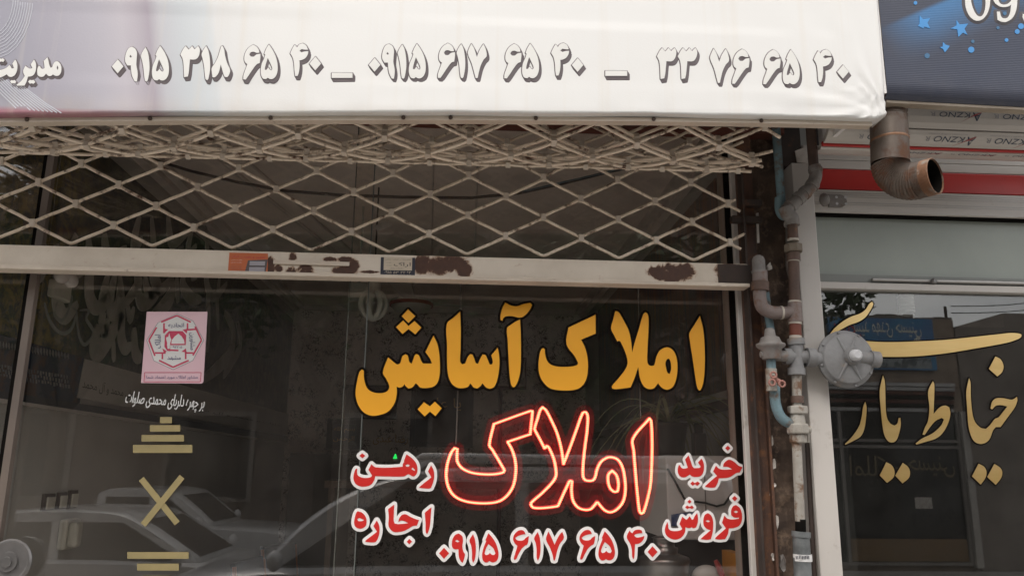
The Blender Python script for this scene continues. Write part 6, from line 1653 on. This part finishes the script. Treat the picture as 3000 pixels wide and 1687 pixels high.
seg(gp, 'pipe', [(2335,1160),(2336,1180)], [19,19], M['pipe_brown'])
nut(gp, 'union_nut', (2336,1201), 30, 24, M['pipe_pale'], n=6)
seg(gp, 'valve_body', [(2336,1212),(2337,1242)], [20,24], M['pipe_pale'])
nut(gp, 'union_nut', (2337,1256), 33, 30, M['pipe_pale'], n=8)
nut(gp, 'union_nut', (2338,1284), 25, 26, M['pipe_pale'], n=6)
seg(gp, 'valve_stem', [(2352,1256),(2374,1258)], 11, M['pipe_pale']); seg(gp, 'valve_stem', [(2366,1262),(2367,1296)], 5, M['pipe_pale'])
seg(gp, 'pipe', [(2334,1296),(2344,1526)], [14,14.5], M['pipe_pale'])
seg(gp, 'coupling', [(2345,1520),(2346,1562)], 15, M['soot'])
seg(gp, 'meter_collar', [(2347,1556),(2347,1572)], 27, M['meter'])
seg(gp, 'meter_sleeve', [(2347,1570),(2356,1780)], [24,26], M['meter'])
seg(gp, 'label_band', [(2351,1622),(2352,1642)], 26.5, M['poster_white'])
random.seed(2)
for k in range(9):
    a_ = pt(2331+k*4.6, 1626+random.uniform(-1, 1), YP-PM(27, YP)); MB().box(a_.x, a_.x+PM(2.2), a_.y-.0008, a_.y, a_.z-PM(9), a_.z).build('print_mark', M['navy'], gp)
# second thin dark pipe behind
MB().tube([pt(2362,1250,-.08), pt(2370,1400,-.08), pt(2386,1700,-.08)], .008, 8).build('thin_pipe', M['rust_dark'], label='thin dark rusty pipe behind the pale gas pipe by the white post', cat='pipe')
# big diaphragm regulator
rc_ = pt(2480, 1051, -.16); R_ = PM(88, -.16)
rg = thing('gas_regulator', rc_, 'round grey gas pressure regulator with a pale centre cap', 'regulator')
MB().lathe((rc_.x, -.125, rc_.z), (0, -1, 0), [(0, R_*.35), (.01, R_*.8), (.022, R_*.99), (.030, R_), (.035, R_*.985), (.0355, R_*.88), (.044, R_*.865), (.047, R_*.82), (.0495, R_*.5), (.052, R_*.30)], 48).build('diaphragm_case', M['regulator'], rg)
for k in range(8):
    a = 2*PI*k/8+.25; MB().lathe((rc_.x+R_*.935*math.cos(a), -.1600, rc_.z+R_*.935*math.sin(a)), (0, -1, 0), [(0, R_*.05), (.004, R_*.05), (.005, R_*.03)], 6, False).build('bolt', M['regulator'], rg)
for a in (1.2, 2.0, 4.2, 5.2):
    d_ = Vector((math.cos(a), 0, math.sin(a))); MB().tube([Vector((rc_.x, -.178, rc_.z))+d_*R_*.2, Vector((rc_.x, -.172, rc_.z))+d_*R_*.80], [.006, .003], 6).build('rib', M['regulator'], rg)
cp_ = Vector((rc_.x + PM(10), -.176, rc_.z + PM(6)))
MB().lathe(cp_, (0, -1, 0), [(0, R_*.32), (.012, R_*.30), (.018, R_*.26)], 20).build('boss', M['regulator'], rg)
MB().lathe(cp_+Vector((0, -.017, 0)), (0, -1, 0), [(0, R_*.20), (.016, R_*.19), (.021, R_*.12)], 14).build('centre_cap', M['reg_cap'], rg)
MB().tube([cp_+Vector((PM(6), .012, 0)), cp_+Vector((PM(62), .014, -PM(5)))], [R_*.24, R_*.24], 14).build('outlet', M['regulator'], rg)
MB().tube([cp_+Vector((PM(58), .014, -PM(5))), cp_+Vector((PM(82), .015, -PM(7)))], [R_*.29, R_*.29], 16).build('outlet_collar', M['regulator'], rg)
MB().tube([(rc_.x-R_*1.15, -.15, rc_.z), (rc_.x-R_*.6, -.14, rc_.z)], R_*.25, 14).build('inlet', M['regulator'], rg)
# small bell regulator
y2 = -.165
bq_ = pt(2260, 1052, y2)
bg_ = thing('bell_regulator', bq_, 'small grey bell shaped gas regulator on the light blue pipe', 'regulator')
k_ = PM(1, y2)
MB().lathe(bq_, (0, 0, 1), [(0, 26*k_), (10*k_, 30*k_), (30*k_, 31*k_), (36*k_, 40*k_), (40*k_, 43*k_), (46*k_, 43*k_), (50*k_, 33*k_), (66*k_, 27*k_), (70*k_, 17*k_), (88*k_, 15*k_), (94*k_, 11*k_)], 28).build('bell', M['pipe_gray'], bg_)
seg(bg_, 'side_boss', [(2228,1038),(2250,1038)], [9,13], M['pipe_gray'], y2)
seg(bg_, 'outlet', [(2272,1040),(2304,1044)], [17,17], M['pipe_gray'], y2)
# light blue pipe
yb_ = -.12
bp_ = thing('blue_pipe', pt(2290, 1250, yb_), 'light blue painted pipe winding behind the gas fittings on the pillar', 'pipe')
seg(bp_, 'pipe', [(2270,330),(2281,480),(2290,600)], 13.5, M['pipe_blue'], yb_)
seg(bp_, 'bend', curve([(2284,580),(2284,612),(2292,630),(2306,634)]), [15]*19, M['pipe_blue'], yb_)
seg(bp_, 'pipe', [(2232,815),(2243,862),(2252,930),(2261,985)], 12, M['pipe_blue'], -.115)
seg(bp_, 'pipe', [(2259,1045),(2259,1100)], 14, M['pipe_blue'], -.16)
seg(bp_, 'valve', [(2259,1080),(2261,1145)], [17,16], M['pipe_pale'], -.162)
seg(bp_, 'lower_bend', curve([(2270,1130),(2270,1162),(2276,1196),(2292,1226),(2322,1244)]), 15.5, M['pipe_blue'], -.15)
M['tab'] = mat('worn pink tab', (.36, .16, .13), (.26, .14, .11), 18, .6)
for (x, y) in ((2266,1098),(2262,1120),(2291,1124)):
    q = pt(x, y, -.20); r_ = PM(9, -.2); mb = MB()
    mb.tube([q + Vector((r_*math.cos(a), 0, r_*math.sin(a))) for a in [2*PI*i/12 for i in range(12)]], r_*.38, 6, closed=True); mb.build('valve_tab', M['tab'], bp_)
seg(bp_, 'valve_lever', [(2262,1104),(2291,1122)], 7, M['tab'], -.19)

# flue pipe
yf = -.45
fl = thing('flue_pipe', pt(2606, 480, yf), 'rusty corrugated flue pipe elbow hanging under the banner corner', 'flue')
RF = PM(58, yf)
def ringed(path_, r, amp, n=22, m_=None, nm='pipe', par=None, per=1, sm_=True):
    """corrugated tube"""
    k = len(path_); rs = [r*(1+amp*(1 if (i//per) % 2 else -1)) for i in range(k)]
    return MB().tube(path_, rs, n, caps=False, smooth=sm_).build(nm, m_, par)
T0, T1 = pt(2604, 200, yf), pt(2606, 350, yf)
ringed([T0.lerp(T1, i/36) for i in range(37)], RF*.90, .05, 24, M['flue'], 'corrugated_section', fl, 2)
A0, A1 = pt(2603, 348, yf), pt(2606, 412, yf); A2 = pt(2608, 480, yf)
MB().tube([A0, A1], [RF*.99, RF*1.0], 28, caps=False).build('sleeve', M['flue'], fl)
MB().tube([A1+Vector((0, 0, .004)), A1, A1-Vector((0, 0, .004))], [RF*1.0, RF*1.035, RF*1.0], 28, caps=False).build('seam', M['flue_orange'], fl)
MB().tube([A1, A2], [RF*1.0, RF*1.0], 28, caps=False).build('sleeve', M['pipe_gray'] if False else M['flue'], fl)
h_ = Vector((math.cos(math.radians(55)), -math.sin(math.radians(55)), 0))
Rb = PM(80, yf); cen = A2 + h_*Rb
pth = []
for i in range(35):
    th = PI/2*i/34; pth.append(cen - h_*Rb*math.cos(th) - Vector((0, 0, Rb*math.sin(th))))
ringed(pth, RF*.985, .035, 28, M['flue'], 'corrugated_elbow', fl, 1, False)
e0 = pth[-1]; e1 = e0 + h_*PM(22, yf); e2 = e0 + h_*PM(54, yf)
ringed([e0.lerp(e1, i/10) for i in range(11)], RF*.97, .025, 28, M['flue'], 'corrugated_section', fl, 1, False)
ringed([e1.lerp(e2, i/18) for i in range(19)], RF*.97, .022, 36, M['flue_orange'], 'rim_section', fl, 1, False)
MB().tube([e0, e2-h_*.004], RF*.90, 24, caps=False).build('sooty_lining', M['soot'], fl)
MB().lathe(e0-h_*.0, h_, [(0, RF*.9), (.002, RF*.9)], 24).build('shaded_depth', M['soot'], fl)  # black disc across the bore stands for the pipe's shaded depth
